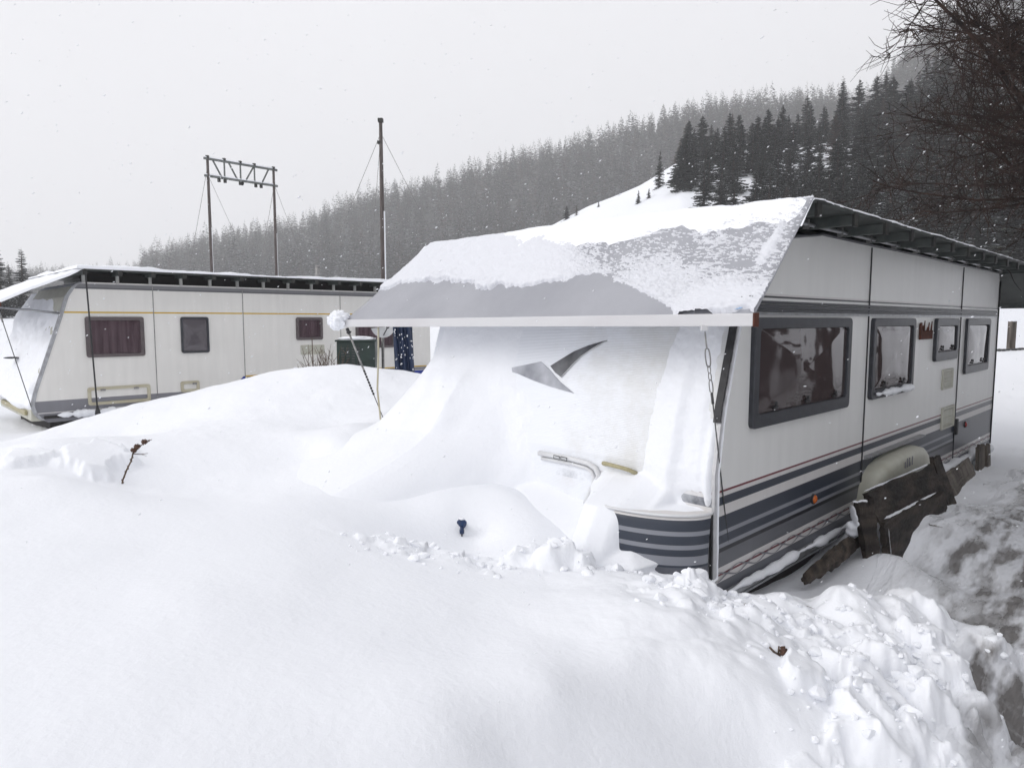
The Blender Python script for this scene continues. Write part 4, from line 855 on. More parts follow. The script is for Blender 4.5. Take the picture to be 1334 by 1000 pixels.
for k, (u, v, lb) in enumerate(((4.95, -.14, 'nearest'), (5.13, -.13, 'middle'), (5.30, -.15, 'farthest'))):
    x, y = l2w(O1, u, v); t_ = thing_board('wooden_stake', [l3(O1, u - .07, v - .02, .05), l3(O1, u + .075, v - .02, .05), l3(O1, u + .07, v, .45 - .015 * k), l3(O1, u - .07, v, .46 - .01 * k)], .03, M['wood2'], lb + ' of the three grey stakes under the rear corner of the striped caravan', 'stake', 20 + k, .005, 8, 12)
    t_['group'] = 'stakes under the rear corner of the caravan'
# strip of rough bark
mb = MB(); nb, nk = 46, 12; vs_ = []
for i in range(nb + 1):
    s = i / nb; u = .62 + 1.15 * s; z = .225 + .05 * math.sin(s * 2.4) + .03 * s; v = -.17 - .03 * math.sin(s * 3)
    r0 = .055 * (math.sin(math.pi * min(s * 1.05 + .04, 1)) ** .5 + .12)
    for j in range(nk):
        a = 2 * math.pi * j / nk; r_ = r0 * (1 + .5 * float(fbm(np.array(s * 22.), np.array(j * 1.1), 3, 5)))
        p = l3(O1, u, v + r_ * math.cos(a) * .6, z + r_ * math.sin(a)); vs_.append(p)
fs = [(i * nk + j, i * nk + (j + 1) % nk, (i + 1) * nk + (j + 1) % nk, (i + 1) * nk + j) for i in range(nb) for j in range(nk)]
mb.add(vs_, fs + [tuple(range(nk)), tuple(nb * nk + j for j in range(nk))]); o = mb.build('bark_slab', M['bark']); tag(o, 'long slab of rough dark bark lying in the snow under the near skirt', 'bark slab')
# snow lying on the boards' top edges and ledges
def snow_ridge(name, pts, r, seed, flat=.6):
    n = 10; pts = [Vector(p) for p in pts]; P_ = []
    for i in range(len(pts) - 1):
        for k in range(8): P_.append(pts[i].lerp(pts[i + 1], k / 8))
    P_.append(pts[-1]); vs_ = []
    for i, p in enumerate(P_):
        t = i / (len(P_) - 1); rr_ = r * (min(1, 8 * t, 8 * (1 - t)) ** .5 + .02) * (1 + 1.3 * float(fbm(np.array(t * 14), np.array(seed * 1.7), 3, seed)))
        d = (P_[min(i + 1, len(P_) - 1)] - P_[max(i - 1, 0)]).normalized(); sd = d.cross(Vector((0, 0, 1))).normalized()
        for j in range(n):
            a = 2 * math.pi * j / n; vs_.append(p + sd * rr_ * math.cos(a) + Vector((0, 0, 1)) * rr_ * flat * math.sin(a))
    fs = [(i * n + j, i * n + (j + 1) % n, (i + 1) * n + (j + 1) % n, (i + 1) * n + j) for i in range(len(P_) - 1) for j in range(n)]
    return vs_, fs
mb = MB()
for pts, r, sd in (([(1.40, -0.220, .625), (1.9, -0.230, .617), (2.5, -0.240, .61), (2.8, -0.245, .605)], .009, 2),
                   ([(1.42, -0.345, .462), (1.75, -0.350, .452), (2.1, -0.350, .443), (2.6, -0.355, .43)], .009, 5), ([(1.22, -0.220, .585), (1.33, -0.270, .585)], .014, 7),
                   ([(1.27, -0.210, .34), (1.22, -0.240, .45), (1.20, -0.220, .56)], .045, 9), ([(1.38, -0.410, .25), (1.37, -0.390, .42)], .014, 11)):
    a, b = snow_ridge('', [l3(O1, *p) for p in pts], r, sd); mb.add(a, b, 0, True)
o = mb.build('snow_on_boards', M['snow']); tag(o, 'thin lines of snow on the edges of the leaning boards', kind='stuff')
mb = MB()
a, b = snow_ridge('', [l3(O1, u, -.026, .288 + .006 * math.sin(u * 9)) for u in np.linspace(-.05, 1.9, 12)], .021, 21, .9); mb.add(a, b, 0, True)
a, b = snow_ridge('', [l3(O1, u, -.05, .30 + .01 * math.sin(u * 5)) for u in np.linspace(3.5, 6.15, 12)], .055, 23, .9); mb.add(a, b, 0, True)
a, b = snow_ridge('', [l3(O1, u, -.045, 1.20) for u in np.linspace(2.12, 3.0, 6)], .03, 24, .8); mb.add(a, b, 0, True)
o = mb.build('snow_on_skirt', M['snow']); tag(o, 'snow sticking along the skirt rail of the striped caravan', kind='stuff')
mb = MB()
a, b = snow_ridge('', [l3(O2, u, -.04, .40) for u in np.linspace(-.3, .9, 8)], .05, 31, .8); mb.add(a, b, 0, True)
o = mb.build('snow_on_step', M['snow']); tag(o, 'snow caught under the cream caravan', kind='stuff')

# ------------------------------------------------------------------ tap, twigs, cones, leaf
def gz(x, y): return float(ground_z(np.array([x]), np.array([y]))[0])
tx, ty = -.30, 3.99; tz = .535
t = empty('water_tap', (tx, ty, tz), R(-8), 'small dark blue tap sticking out of the snow hollow in front of the drift', 'tap')
mb = MB()
for j in range(6):
    a = math.pi / 3 * j; mb.sphere((.017 * math.cos(a), 0, .012 + .013 * math.sin(a)), .014, 1, .9, 1, n=6)
mb.sphere((0, 0, .012), .024, 1, .7, .85, n=8); mb.build('handwheel', M['blue'], t)
mb = MB(); mb.tube([(0, 0, -.01), (0, 0, -.03), (0, 0, -.032), (0, 0, -.055)], [.012, .012, .015, .0145], 8); mb.tube([(0, .0, -.02), (0, .16, -.03), (0, .45, -.12)], .012, 8); mb.build('tap_body', M['blue'], t)
mb = MB(); mb.tube([(0, 0, -.055), (0, 0, -.072)], [.008, .005], 8); mb.build('spout', M['brass'], t)
mb = MB(); mb.sphere((tx, ty - .002, tz + .036), .016, 1.1, 1, .5, n=6); mb.sphere((tx + .01, ty - .002, tz + .034), .010, 1.1, 1, .8, n=6); o = mb.build('snow_cap', M['snow']); tag(o, 'tiny cap of snow on the blue tap', kind='stuff')
# larch twig with three cones
bx, by = -2.46, 4.22; b0 = gz(bx, by)
tw = empty('larch_twig', (bx, by, b0 - .05), 0, 'thin bent twig with three round cones sticking up from the snow on the left', 'twig')
main = [(0, 0, 0), (.012, .0, .07), (.04, .0, .14), (.07, 0, .20), (.085, 0, .25), (.12, 0, .29), (.16, 0, .325), (.205, 0, .345)]
main = [(a * 1.02, b, c * .95) for a, b, c in main]
mb = MB(); mb.tube(main, [.0055, .005, .005, .0045, .004, .0035, .003, .002], 6)
for i in range(26):
    tt = i / 26 * (len(main) - 1); k = int(tt); p = Vector(main[k]).lerp(Vector(main[min(k + 1, len(main) - 1)]), tt - k); a = i * 2.4
    mb.sphere((p.x + .005 * math.cos(a), p.y + .005 * math.sin(a), p.z), .0055, n=4)
mb.tube([main[4], (.13, .01, .232), (.175, .012, .238)], [.003, .0025, .0012], 5); mb.tube([(.13, .01, .232), (.165, .01, .222)], [.0015, .001], 4)
mb.build('stem', M['twig'], tw)
for i, c in enumerate(((.095, -.006, .262), (.118, -.006, .285), (.165, -.006, .315))):
    mb = MB(); n = 5
    mb.sphere(c, .016, 1.05, 1, .85, n=7)
    for k in range(22):
        a = k * 2.4; zc_ = -1 + 2 * (k + .5) / 22; r_ = math.sqrt(1 - zc_ * zc_); mb.sphere((c[0] + .0165 * r_ * math.cos(a), c[1] + .0165 * r_ * math.sin(a), c[2] + .0145 * zc_), .0045, n=3)
    mb.build('cone', M['cone'], tw)
lx, ly = 1.0, 2.46; lz = gz(lx, ly)
lf = empty('fallen_cone', (lx, ly, lz + .005), 0, 'small dark cone on a broken twig lying on the ploughed snow bank', 'cone')
mb = MB(); mb.sphere((.018, 0, .012), .016, .75, .8, 1.1, n=7)
for k in range(18): a = k * 2.4; zc_ = -1 + 2 * (k + .5) / 18; r_ = math.sqrt(1 - zc_ * zc_); mb.sphere((.018 + .012 * r_ * math.cos(a), .012 * r_ * math.sin(a), .012 + .017 * zc_), .005, n=3)
mb.build('scales', M['cone'], lf)
mb = MB(); mb.tube([(-.035, -.005, .03), (-.015, 0, .008), (.006, 0, -.006)], [.004, .005, .005], 6); mb.tube([(0, 0, .0), (.001, 0, .032)], [.004, .003], 6); mb.build('twig_stub', M['twig'], lf)
def litter_bit(x, y, s, label, name='fallen_twig', seed=0):
    rg = random.Random(seed); z = gz(x, y) + .006; a = rg.uniform(0, 6.28); mb = MB(); p = Vector((x, y, z)); pts = [p]
    for k in range(4): a += rg.uniform(-.7, .7); p = p + Vector((math.cos(a), math.sin(a), rg.uniform(-.05, .15))) * s; pts.append(p)
    mb.tube(pts, [s * .1, s * .12, s * .1, s * .08, s * .04], 5); mb.tube([pts[2], pts[2] + Vector((math.cos(a + 1), math.sin(a + 1), .1)) * s * 1.1], [s * .08, s * .03], 4)
    o = mb.build(name, M['twig']); tag(o, label, 'twig'); return o
litter_bit(2.02, 4.26, .022, 'thin curled twig on the snow below the near end of the boards', seed=3)
litter_bit(2.95, 4.72, .03, 'bent twig on the trodden snow beside the leaning boards', seed=5)
litter_bit(1.33, 2.98, .010, 'tiny dark twig on top of the broken snow bank', seed=6)
litter_bit(.98, 2.78, .008, 'small brown twig bit in the bank below the striped corner', seed=7)
litter_bit(2.75, 3.9, .014, 'short dark twig lying on the icy lane', seed=8)

# ------------------------------------------------------------------ things between the caravans
gx, gy = -2.13, 9.45; gb_ = empty('green_cabinet', (gx, gy, .7), R(6), 'dark green ribbed metal cabinet with snow on its lid behind the drift', 'cabinet')
mb = MB(); mb.box(-.26, .25, -.2, .2, -.1, .76); mb.build('cabinet_body', M['cabinet'], gb_, bevel=.01)
mb = MB(); mb.box(-.28, .27, -.22, .22, .76, .785); mb.build('lid', M['cabinet'], gb_, bevel=.006)
mb = MB()
for r_ in range(8):
    for c_ in range(4): mb.box(-.2 + c_ * .07, -.16 + c_ * .07, -.206, -.2, .42 + r_ * .035, .435 + r_ * .035)
mb.build('louvre', M['steel_dark'], gb_)
mb = MB(); mb.box(.02, .03, -.206, -.2, -.1, .74); mb.build('door_gap', M['rubber'], gb_)
bl = blob('cabinet_snow', (gx, gy, 1.495), .27, '', 6, n=24, sc=(1.0, .8, .13), amp=.25); tag(bl, 'snow on the lid of the green cabinet', kind='stuff')
dx, dy = -1.80, 9.55
ds = empty('satellite_dish', (dx, dy, .7), R(15), 'white round satellite dish just under the gutter board between the two caravans', 'satellite dish')
mb = MB(); vs_ = [(0, 0, .99)]; n = 28; fs = []
for k in range(1, 7):
    r_ = .17 * k / 6
    for j in range(n): a = 2 * math.pi * j / n; vs_.append((r_ * math.cos(a), -.045 * (k / 6) ** 2, .99 + r_ * math.sin(a) * 1.08))
for j in range(n): fs.append((0, 1 + j, 1 + (j + 1) % n))
for k in range(5):
    for j in range(n): fs.append((1 + k * n + j, 1 + (k + 1) * n + j, 1 + (k + 1) * n + (j + 1) % n, 1 + k * n + (j + 1) % n))
nn = len(vs_); vs_ += [(a, b + .012, c) for a, b, c in vs_]; fs += [tuple(nn + i for i in f[::-1]) for f in fs[:]]
mb.add(vs_, fs, 0, True); mb.build('dish', M['dishwhite'], ds, fix=False)
mb = MB(); mb.tube([(0, .05, -.2), (0, .05, 1.0)], .02, 8); mb.build('mast', M['steel'], ds)
mb = MB(); mb.tube([(0, 0, .83), (.05, -.2, .95)], .008, 6); mb.sphere((.05, -.21, .96), .025, n=6); mb.build('receiver_arm', M['steel_dark'], ds)
nx_, ny_ = -1.47, 9.2
nv_ = empty('navy_tarp_screen', (nx_, ny_, .7), R(12), 'tall narrow navy tarp flecked with snow under a small wooden board', 'tarp')
mb = MB(); vs_ = []; nz_, nw = 30, 16
for k in range(nz_ + 1):
    for i in range(nw + 1):
        x = -.13 + .26 * i / nw + .045 * (1 - k / nz_); vs_.append((x, .03 * math.sin(i * 1.1 + k * .12) + .008 * math.sin(k * .8), -.2 + 1.2 * k / nz_))
nn = len(vs_); vs_ += [(a, b + .02, c) for a, b, c in vs_]; w_ = nw + 1
fs = [(k * w_ + i, k * w_ + i + 1, (k + 1) * w_ + i + 1, (k + 1) * w_ + i) for k in range(nz_) for i in range(nw)]; fs += [tuple(nn + q for q in f[::-1]) for f in fs[:]]
mb.add(vs_, fs, 0, True); mb.build('sheet', M['navy'], nv_, fix=False)
mb = MB()
rg = random.Random(4)
for k in range(70): a = rg.uniform(-.12, .13); c = rg.uniform(-.1, .95); s = rg.uniform(.003, .007); mb.sphere((a + .045 * (1 - (c + .2) / 1.2), -.035, c), s, rg.uniform(.8, 1.4), .4, rg.uniform(1, 2.5), n=4)
o = mb.build('snow_flecks', M['snow'], nv_); tag(o, kind='stuff')
mb = MB(); mb.box(-.32, .16, -.06, .06, .98, 1.03, M=Matrix.Rotation(R(-6), 4, 'Y')); mb.build('wooden_board', M['wood2'], nv_)
# bare bush at the far side of the drift
bsx, bsy = -2.50, 8.9
bs = empty('bare_bush', (bsx, bsy, .9), 0, 'leafless brown bush poking up behind the crest of the drift', 'bush')
mb = MB(); rg = random.Random(8)
for k in range(46):
    a = rg.uniform(0, 6.28); sp_ = rg.uniform(.05, .75); x0 = rg.gauss(.08, .10); y0 = rg.gauss(0, .08); ln = rg.uniform(.25, .62); p = Vector((x0, y0, 0)); pts = [p]; dd = Vector((math.cos(a) * sp_, math.sin(a) * sp_, 1)).normalized()
    for s in range(5): dd = (dd + Vector((rg.gauss(0, .12), rg.gauss(0, .12), rg.gauss(0, .05)))).normalized(); p = p + dd * ln / 5; pts.append(p)
    mb.tube(pts, [.006, .005, .004, .0035, .0028, .0015], 4)
    for s in (2, 3, 4):
        if rg.random() < .7: q = pts[s]; e = (dd + Vector((rg.gauss(0, .6), rg.gauss(0, .6), .2))).normalized(); mb.tube([q, q + e * rg.uniform(.05, .14)], [.003, .0015], 4)
mb.tube([(-.10, 0, 0), (-.1, 0, .62)], .006, 5)
mb.build('stems', M['twig'], bs)

# ------------------------------------------------------------------ behind the caravan on the right
px_, py_ = 11.6, 15.9; b0 = gz(px_, py_)
po = empty('fence_post', (px_, py_, b0), 0, 'square brown wooden post standing in the snow field behind the large caravan', 'post')
mb = MB(); mb.box(-.065, .065, -.06, .06, -.3, .66); mb.build('post_shaft', M['wood2'], po, bevel=.01)
mb = MB(); mb.sphere((0, 0, .66), .075, 1, 1, .25, n=6); mb.build('snow_cap', M['snow'], po)
mb = MB(); rg = random.Random(3)
pts = []
for i in range(120):
    s = i / 119; x = 10.6 + 3.4 * s; y = 15.6 + .4 * s; pts.append(Vector((x, y, gz(x, y) + .03)))
mb.tube(pts, .008, 5)
for i in range(0, 119, 2):
    p = pts[i]; mb.sphere((p.x, p.y, p.z), rg.uniform(.02, .04), 1.6, 1, .8, n=5)
o = mb.build('rope_fence', M['steel_dark']); tag(o, 'dark knotted rope lying along the edge of the snow field by the wooden post', 'rope')

# ------------------------------------------------------------------ masts
fx, fy = None, None
def snow_side(mb, pts, r, side=Vector((1, 0, 0))): mb.tube([Vector(p) + side * r * .72 for p in pts], r * .45, 6)
gD = 25.0
ga = Vector((-10.86, 25, 0)); gb2 = Vector((-9.2, 27, 0))
gt = empty('timber_gantry', (ga.x, ga.y, gz(ga.x, ga.y)), 0, 'tall goal shaped timber mast with a lattice crossbeam behind the cream caravan', 'mast')
bz = gz(ga.x, ga.y); ax = gb2 - ga; axn = ax.normalized(); H = 7.50 - bz
for k, (q, hh) in enumerate(((Vector((0, 0, 0)), H), (ax, H + .05))):
    mb = MB(); mb.tube([q + Vector((0, 0, -.5)), q + Vector((0, 0, hh * .5)), q + Vector((0, 0, hh))], [.062, .056, .045], 10); lg = mb.build('pole', M['polewood'], gt)
    mb = MB(); snow_side(mb, [q + Vector((0, 0, -.3)), q + Vector((0, 0, hh * .62))], .052); mb.build('blown_snow', M['snow'], lg)
zt0, zb0 = H - .02, H - .62
slope = .04 / ax.length
def bp(s, z): return axn * s + Vector((0, 0, z + slope * s))
mb = MB(); mb.tube([bp(-.13, zt0), bp(ax.length + .15, zt0)], .045, 8); mb.build('upper_beam', M['truss'], gt)
mb = MB(); mb.tube([bp(-.13, zb0), bp(ax.length + .15, zb0)], .045, 8); mb.build('lower_beam', M['truss'], gt)
mb = MB(); Lx = ax.length
for s0, s1 in ((.18, .52), (.78, 1.12), (1.78, 1.42), (2.40, 2.08)): mb.tube([bp(s0, zt0), bp(s1, zb0)], .030, 6)
for s in (.62, 1.24, 1.80): mb.tube([bp(s, zt0 + .08), bp(s, zb0)], .03, 6)
mb.build('lattice_brace', M['truss'], gt)
for s in (.40, .63, 1.22, 1.30, 1.84, 2.06): mb = MB(); mb.box(-.045, .045, -.04, .04, -.16, -.04, M=Matrix.Translation(bp(s, zb0))); mb.build('fitting', M['rafter_end'], gt)
for s in (0, .62, 1.24, 1.80, 2.6): mb = MB(); mb.box(-.05, .05, -.05, .05, .03, .11, M=Matrix.Translation(bp(s, zt0))); mb.build('fitting', M['rafter_end'], gt)
mb = MB()
for zz_ in (zt0, zb0): mb.tube([bp(-.1, zz_ + .05), bp(Lx + .1, zz_ + .05)], .03, 6)
mb.build('snow_on_beam', M['snow'], gt)
for a, b in (((-.03, 0, H - .4), (-.95, .3, H - 3.9)), ((0, 0, H - .6), (1.2, .8, H - 3.8)), ((Lx, 0, H - .6), (Lx - .8, .5, H - 3.3)), ((Lx, 0, H - .5), (Lx + 1.1, .4, H - 3.4))):
    mb = MB(); A_3 = Vector(a); B_3 = Vector(b); A_3 = axn * a[0] + Vector((0, 0, a[2])); B_3 = axn * b[0] + Vector((0, b[1], b[2])); B_3 = A_3 + (B_3 - A_3) * 2.2; mb.tube([A_3, B_3], .008, 4); mb.build('stay_wire', M['steel'], gt)
sx_, sy_ = -3.73, 20.0; sb = gz(sx_, sy_); H = 7.42 - sb
sm = empty('timber_mast', (sx_, sy_, sb), 0, 'tall single timber mast behind the large caravan roof against the forest', 'mast')
mb = MB(); mb.tube([(0, 0, -.5), (0, 0, H * .5), (0, 0, H)], [.075, .066, .048], 10); mb.build('pole', M['polewood'], sm)
mb = MB(); snow_side(mb, [(0, 0, 0), (0, 0, H * .62)], .075); mb.build('blown_snow', M['snow'], sm)
mb = MB(); mb.box(-.10, .02, -.05, .05, H - .68, H - .60); mb.build('fitting', M['rafter_end'], sm); mb = MB(); mb.box(-.07, .07, -.07, .07, H - .08, H + .02); mb.build('pole_cap', M['rafter_end'], sm)
for b in ((-1.8, .4, H - 4.2), (1.4, .5, H - 3.2), (-.7, 1.5, H - 4.4)):
    mb = MB(); A_3 = Vector((0, 0, H - .38)); mb.tube([A_3, A_3 + (Vector(b) - A_3) * 1.7], .007, 4); mb.build('stay_wire', M['steel'], sm)

# ------------------------------------------------------------------ trees
M['needle'] = mat('spruce_needles', (.012, .016, .013), (.032, .038, .030), scale=.9, rough=.8)
M['needle_brown'] = mat('larch_needles_brown', (.05, .035, .028), (.085, .06, .048), scale=.9, rough=.8)
M['treesnow'] = mat('snow_on_branches', (.50, .52, .56), (.62, .64, .68), scale=2, rough=.8)
M['trunk'] = mat('spruce_trunk', (.04, .03, .025), (.08, .06, .05), scale=4, rough=.9)
def spruce_mesh(Ht, Rb, whorls, perw, seg, seed, snow=.22, droop=.35, bare=.05, leaf=.5):
    rg = np.random.default_rng(seed); V = []; F = []; MI = []
    for w in range(whorls):
        f = bare + (1 - bare) * (w + rg.uniform(-.3, .3)) / whorls; f = min(max(f, bare), .985); zb = Ht * f
        L0 = Rb * (1 - f) ** .82 * rg.uniform(.78, 1.12) + .12
        for b in range(perw):
            if rg.random() < .07: continue
            zj = Ht * (1 - bare) / whorls * rg.uniform(-.75, .75)
            az = rg.uniform(0, 2 * math.pi); ln = L0 * rg.uniform(.6, 1.12); dr = droop * rg.uniform(.6, 1.4) * (1.15 - f)
            d = np.array([math.cos(az), math.sin(az)]); sd = np.array([-d[1], d[0]])
            for k in range(seg):
                t = (k + .6) / seg; c = np.array([d[0] * ln * t, d[1] * ln * t, zb + zj - dr * ln * t + .12 * ln * t * t])
                wd = leaf * ln * (1 - .55 * t) * .5 + .05; lg = ln / seg * 1.1
                for sgn in (-1, 1):
                    tipv = c + np.array([d[0] * lg * .8 + sd[0] * sgn * wd, d[1] * lg * .8 + sd[1] * sgn * wd, -rg.uniform(.15, .55) * wd])
                    q = [c - np.array([d[0], d[1], 0]) * lg * .4, c + np.array([d[0] * lg * .5, d[1] * lg * .5, 0]), tipv, c + np.array([sd[0] * sgn * wd * .8, sd[1] * sgn * wd * .8, -rg.uniform(.3, .8) * wd])]
                    i0 = len(V); V += [tuple(p_) for p_ in q]; F.append((i0, i0 + 1, i0 + 2, i0 + 3)); MI.append(0)
                    if rg.random() < snow * (.5 + t):
                        o_ = np.array([0, 0, .05 * leaf + .02]); qq = [p_ + o_ for p_ in q]; m_ = sum(qq) / 4; qq = [m_ + (p_ - m_) * .45 for p_ in qq]
                        i0 = len(V); V += [tuple(p_) for p_ in qq]; F.append((i0, i0 + 1, i0 + 2, i0 + 3)); MI.append(1)
    # leader
    i0 = len(V); V += [(-.05, 0, Ht * .93), (.05, 0, Ht * .93), (.01, 0, Ht * 1.03), (-.01, 0, Ht * 1.03)]; F.append((i0, i0 + 1, i0 + 2, i0 + 3)); MI.append(0)
    return np.array(V), np.array(F), np.array(MI)
def trunk_data(Ht, r): 
    mb = MB(); mb.tube([(0, 0, -1.5), (0, 0, Ht * .5), (0, 0, Ht * .98)], [r, r * .6, r * .08], 7); return mb
protos = []
def make_proto(kind, Ht, Rb, wh, pw, seg, seed, snow, mn='needle', **kw):
    V, F, MI = spruce_mesh(Ht, Rb, wh, pw, seg, seed, snow, **kw)
    root = empty(kind, (0, 0, 0)); tk = trunk_data(Ht, .02 * Ht).build('trunk', M['trunk'], root)
    cr = np_mesh('crown', V, F, None, False, [M[mn], M['treesnow']], MI, root)
    return root
def copy_tree(o):
    c = o.copy(); COL.objects.link(c)
    for ch in list(o.children): d_ = ch.copy(); COL.objects.link(d_); d_.parent = c
    return c
P_SPR = [make_proto('spruce_tree', 10, 1.75, 30, 9, 5, 100 + k, (.25, .4, .55, .32, .2)[k], droop=(.35, .5, .42, .3, .5)[k]) for k in range(5)]
P_SNOWY = [make_proto('spruce_tree', 10, 1.9, 28, 9, 5, 120, .75, droop=.6)]
P_BR = [make_proto('larch_tree', 10, 1.5, 28, 8, 5, 130 + k, .06, 'needle_brown', leaf=.3) for k in range(2)]
used = set()
def place(kind, px, D, top_py=None, height=None, label=None, cat=None, group=None, wid=1.0, seed=0):
    s = (px - 667) / 890.0; x, y = s * D * .9957, D
    z0 = float(ground_z(np.array([x]), np.array([y]), False)[0]) - .4
    if height is None: height = 1.75 + (417 - top_py) / 890.0 * D * 1.0 - z0
    src = kind
    o = src if src.name not in used else copy_tree(src); used.add(src.name)
    o.location = (x, y, z0); sc = height / 10.0; o.scale = (sc * wid, sc * wid, sc); rgx = random.Random(seed * 7 + int(px)); o.rotation_euler = (R(rgx.uniform(-2, 2)), R(rgx.uniform(-2, 2)), rgx.uniform(0, 6.28))
    tag(o, label, cat, group); return o
rg = random.Random(21)
topline = lambda px: float(np.interp(px, [870, 890, 930, 960, 990, 1010, 1040, 1070, 1090, 1120, 1150, 1180, 1220, 1260, 1334, 1600], [222, 200, 160, 165, 150, 158, 132, 130, 100, 108, 95, 78, 60, 40, 0, -40]))
GG = 'dark spruces in the dense grove on the slope'
n_ = 0
pxs = [884, 893] + [898 + i * 15 + rg.uniform(-6, 6) for i in range(44)]
for row, (D, add) in enumerate(((54, 120), (62, 92), (70, 66), (80, 42), (90, 24), (102, 6), (116, 0))):
    for px in pxs:
        px = px + rg.uniform(-7, 7)
        if px < (1010, 950, 905, 0, 0, 0, 0)[row]: continue
        D_ = D + rg.uniform(-5, 5); tp = topline(px) + add + abs(rg.gauss(0, 1)) * 15 + (rg.random() < .3) * 22
        z0 = float(ground_z(np.array([(px - 667) / 890 * D_]), np.array([D_]), False)[0]); hh = 1.75 + (417 - tp) / 890 * D_ - z0
        if hh < 3.2: hh = rg.uniform(4, 6.5)
        hh = min(hh, 19)
        r_ = rg.random()
        if r_ < .07: k_, nm, ct, lb = P_SNOWY[0], 'spruce_tree', 'tree', 'snow laden pale spruce among the dark trees of the grove on the slope'; gg = 'snow laden spruces in the grove on the slope'
        elif r_ < .16: k_, nm, ct, lb = P_BR[rg.randrange(2)], 'larch_tree', 'tree', 'thin brownish larch among the spruces of the grove on the slope'; gg = 'brownish larches in the grove on the slope'
        else: k_, nm, ct, lb = P_SPR[rg.randrange(5)], 'spruce_tree', 'tree', 'dark spruce standing in the dense grove on the slope behind the large caravan'; gg = GG
        place(k_, px, D_, None, hh, lb, ct, gg, rg.uniform(1.15, 1.6) * min(1.25, max(.8, 11 / hh)), n_); n_ += 1
# trees one can single out
place(P_SPR[0], 855, 88, 203, None, 'free standing pointed spruce on the open snow slope left of the grove', 'tree', None, .95, 1)
place(P_SPR[2], 842, 84, 250, None, 'little snowy spruce at the foot of the free standing pointed spruce', 'tree', None, 1.5, 2)
place(P_SPR[1], 829, 84, 252, None, 'tiny dark spruce left of the free standing pointed spruce', 'tree', None, 1.3, 3)
place(P_SPR[3], 888, 84, 192, None, 'tall dark spruce at the left edge of the grove', 'tree', None, .95, 4)
place(P_SPR[3], 778, 100, 265, None, 'tiny spruce alone on the open snow slope above the caravan roof', 'tree', None, 1.3, 5)
place(P_SPR[0], 737, 104, 271, None, 'small bush sized spruce low on the open slope', 'tree', None, 1.8, 6)
place(P_BR[0], 750, 102, 271, None, 'small brown sapling low on the open slope', 'tree', None, 1.6, 6)
for k, (px, D, tp, lb) in enumerate(((4, 62, 322, 'larger dark spruce at the far left edge above the cream caravan roof'), (31, 66, 326, 'smaller pointed spruce right of the larger one above the cream caravan roof'), (-25, 60, 318, 'dark spruce left of the pair above the cream caravan roof'), (16, 72, 345, 'low spruce between the pair above the cream caravan roof'))):
    place(P_SPR[(k + 1) % 5], px, D, tp, None, lb, 'tree', None, 1.3, 40 + k)
# hazier trees higher up on the right
for i in range(26):
    px = 1158 + i * 17 + rg.uniform(-6, 6); D = rg.uniform(165, 215)
    tp = float(np.interp(px, [1140, 1160, 1185, 1215, 1240, 1600], [70, 45, 22, 0, -30, -60])) + abs(rg.gauss(0, 9))
    place(P_SPR[rg.randrange(5)], px, D, None, rg.uniform(15, 20), 'tall hazy spruce high on the slope at the upper right beyond the grove', 'tree', 'hazy spruces high on the slope', .8, 200 + i)
for i, (x_, y_, hh) in enumerate(((11.5, 5.2, 14), (10.8, .4, 15), (13.5, 3.4, 16), (12.6, -1.8, 15), (15.5, 7.0, 15), (7.6, -7.5, 14))):  # unseen trees, added to cut the skylight over lane, bank and side wall
    src = P_SPR[i % 5]; o = copy_tree(src); o.location = (x_, y_, -.2); o.scale = (hh / 9, hh / 9, hh / 10); o.rotation_euler = (0, 0, i * 1.3)
    tag(o, 'tall unseen spruce added to shade the trodden lane beside the striped caravan', 'tree', 'unseen spruces added to shade the lane')
# the far forest: one mass
def far_tree(seed):
    V, F, MI = spruce_mesh(10.0, 1.5, 15, 6, 1, seed, .12, .5, .04, .8)
    return V / 10.0, F, MI
def far_forest():
    lo = []
    for k in range(6): lo.append((lambda t: (t[0] * np.array([1, 1, 1]), t[1], t[2]))(far_tree(300 + k)))
    rgn = np.random.default_rng(77); Vs = []; Fs = []; Ms = []; off = 0; cnt = 0
    pxr = np.arange(-150, 1300)
    for i in range(7000):
        px = rgn.uniform(-220, 1330); D = rgn.uniform(225, 620) if rgn.random() < .85 else rgn.uniform(505, 540)
        x = (px - 667) / 890 * D; z0 = float(terrain(np.array([x]), np.array([D]))[0]); hh = rgn.uniform(11, 20) * (1 if rgn.random() > .1 else 1.2)
        if px < 190: hh *= .6
        V, F, MI = lo[rgn.integers(6)]; a = rgn.uniform(0, 6.28); c_, s_ = math.cos(a), math.sin(a); w = rgn.uniform(.85, 1.2)
        Vn = np.stack([x + (V[:, 0] * c_ - V[:, 1] * s_) * hh * w, D + (V[:, 0] * s_ + V[:, 1] * c_) * hh * w, z0 - .3 + V[:, 2] * hh], -1)
        Vs.append(Vn); Fs.append(F + off); q_ = rgn.random(); Ms.append(np.where(MI == 1, 1, 2 if q_ < .16 else 3 if q_ < .24 else 0)); off += len(V)
    return np.concatenate(Vs), np.concatenate(Fs), np.concatenate(Ms)
V, F, MI = far_forest()
o = np_mesh('forest', V, F, None, False, [M['needle'], M['treesnow'], M['needle_brown'], mat('frosted_needles', (.12, .125, .135), (.2, .205, .22), scale=.3, rough=.9)], MI); tag(o, 'snow dusted conifer forest covering the far hillside', kind='stuff')

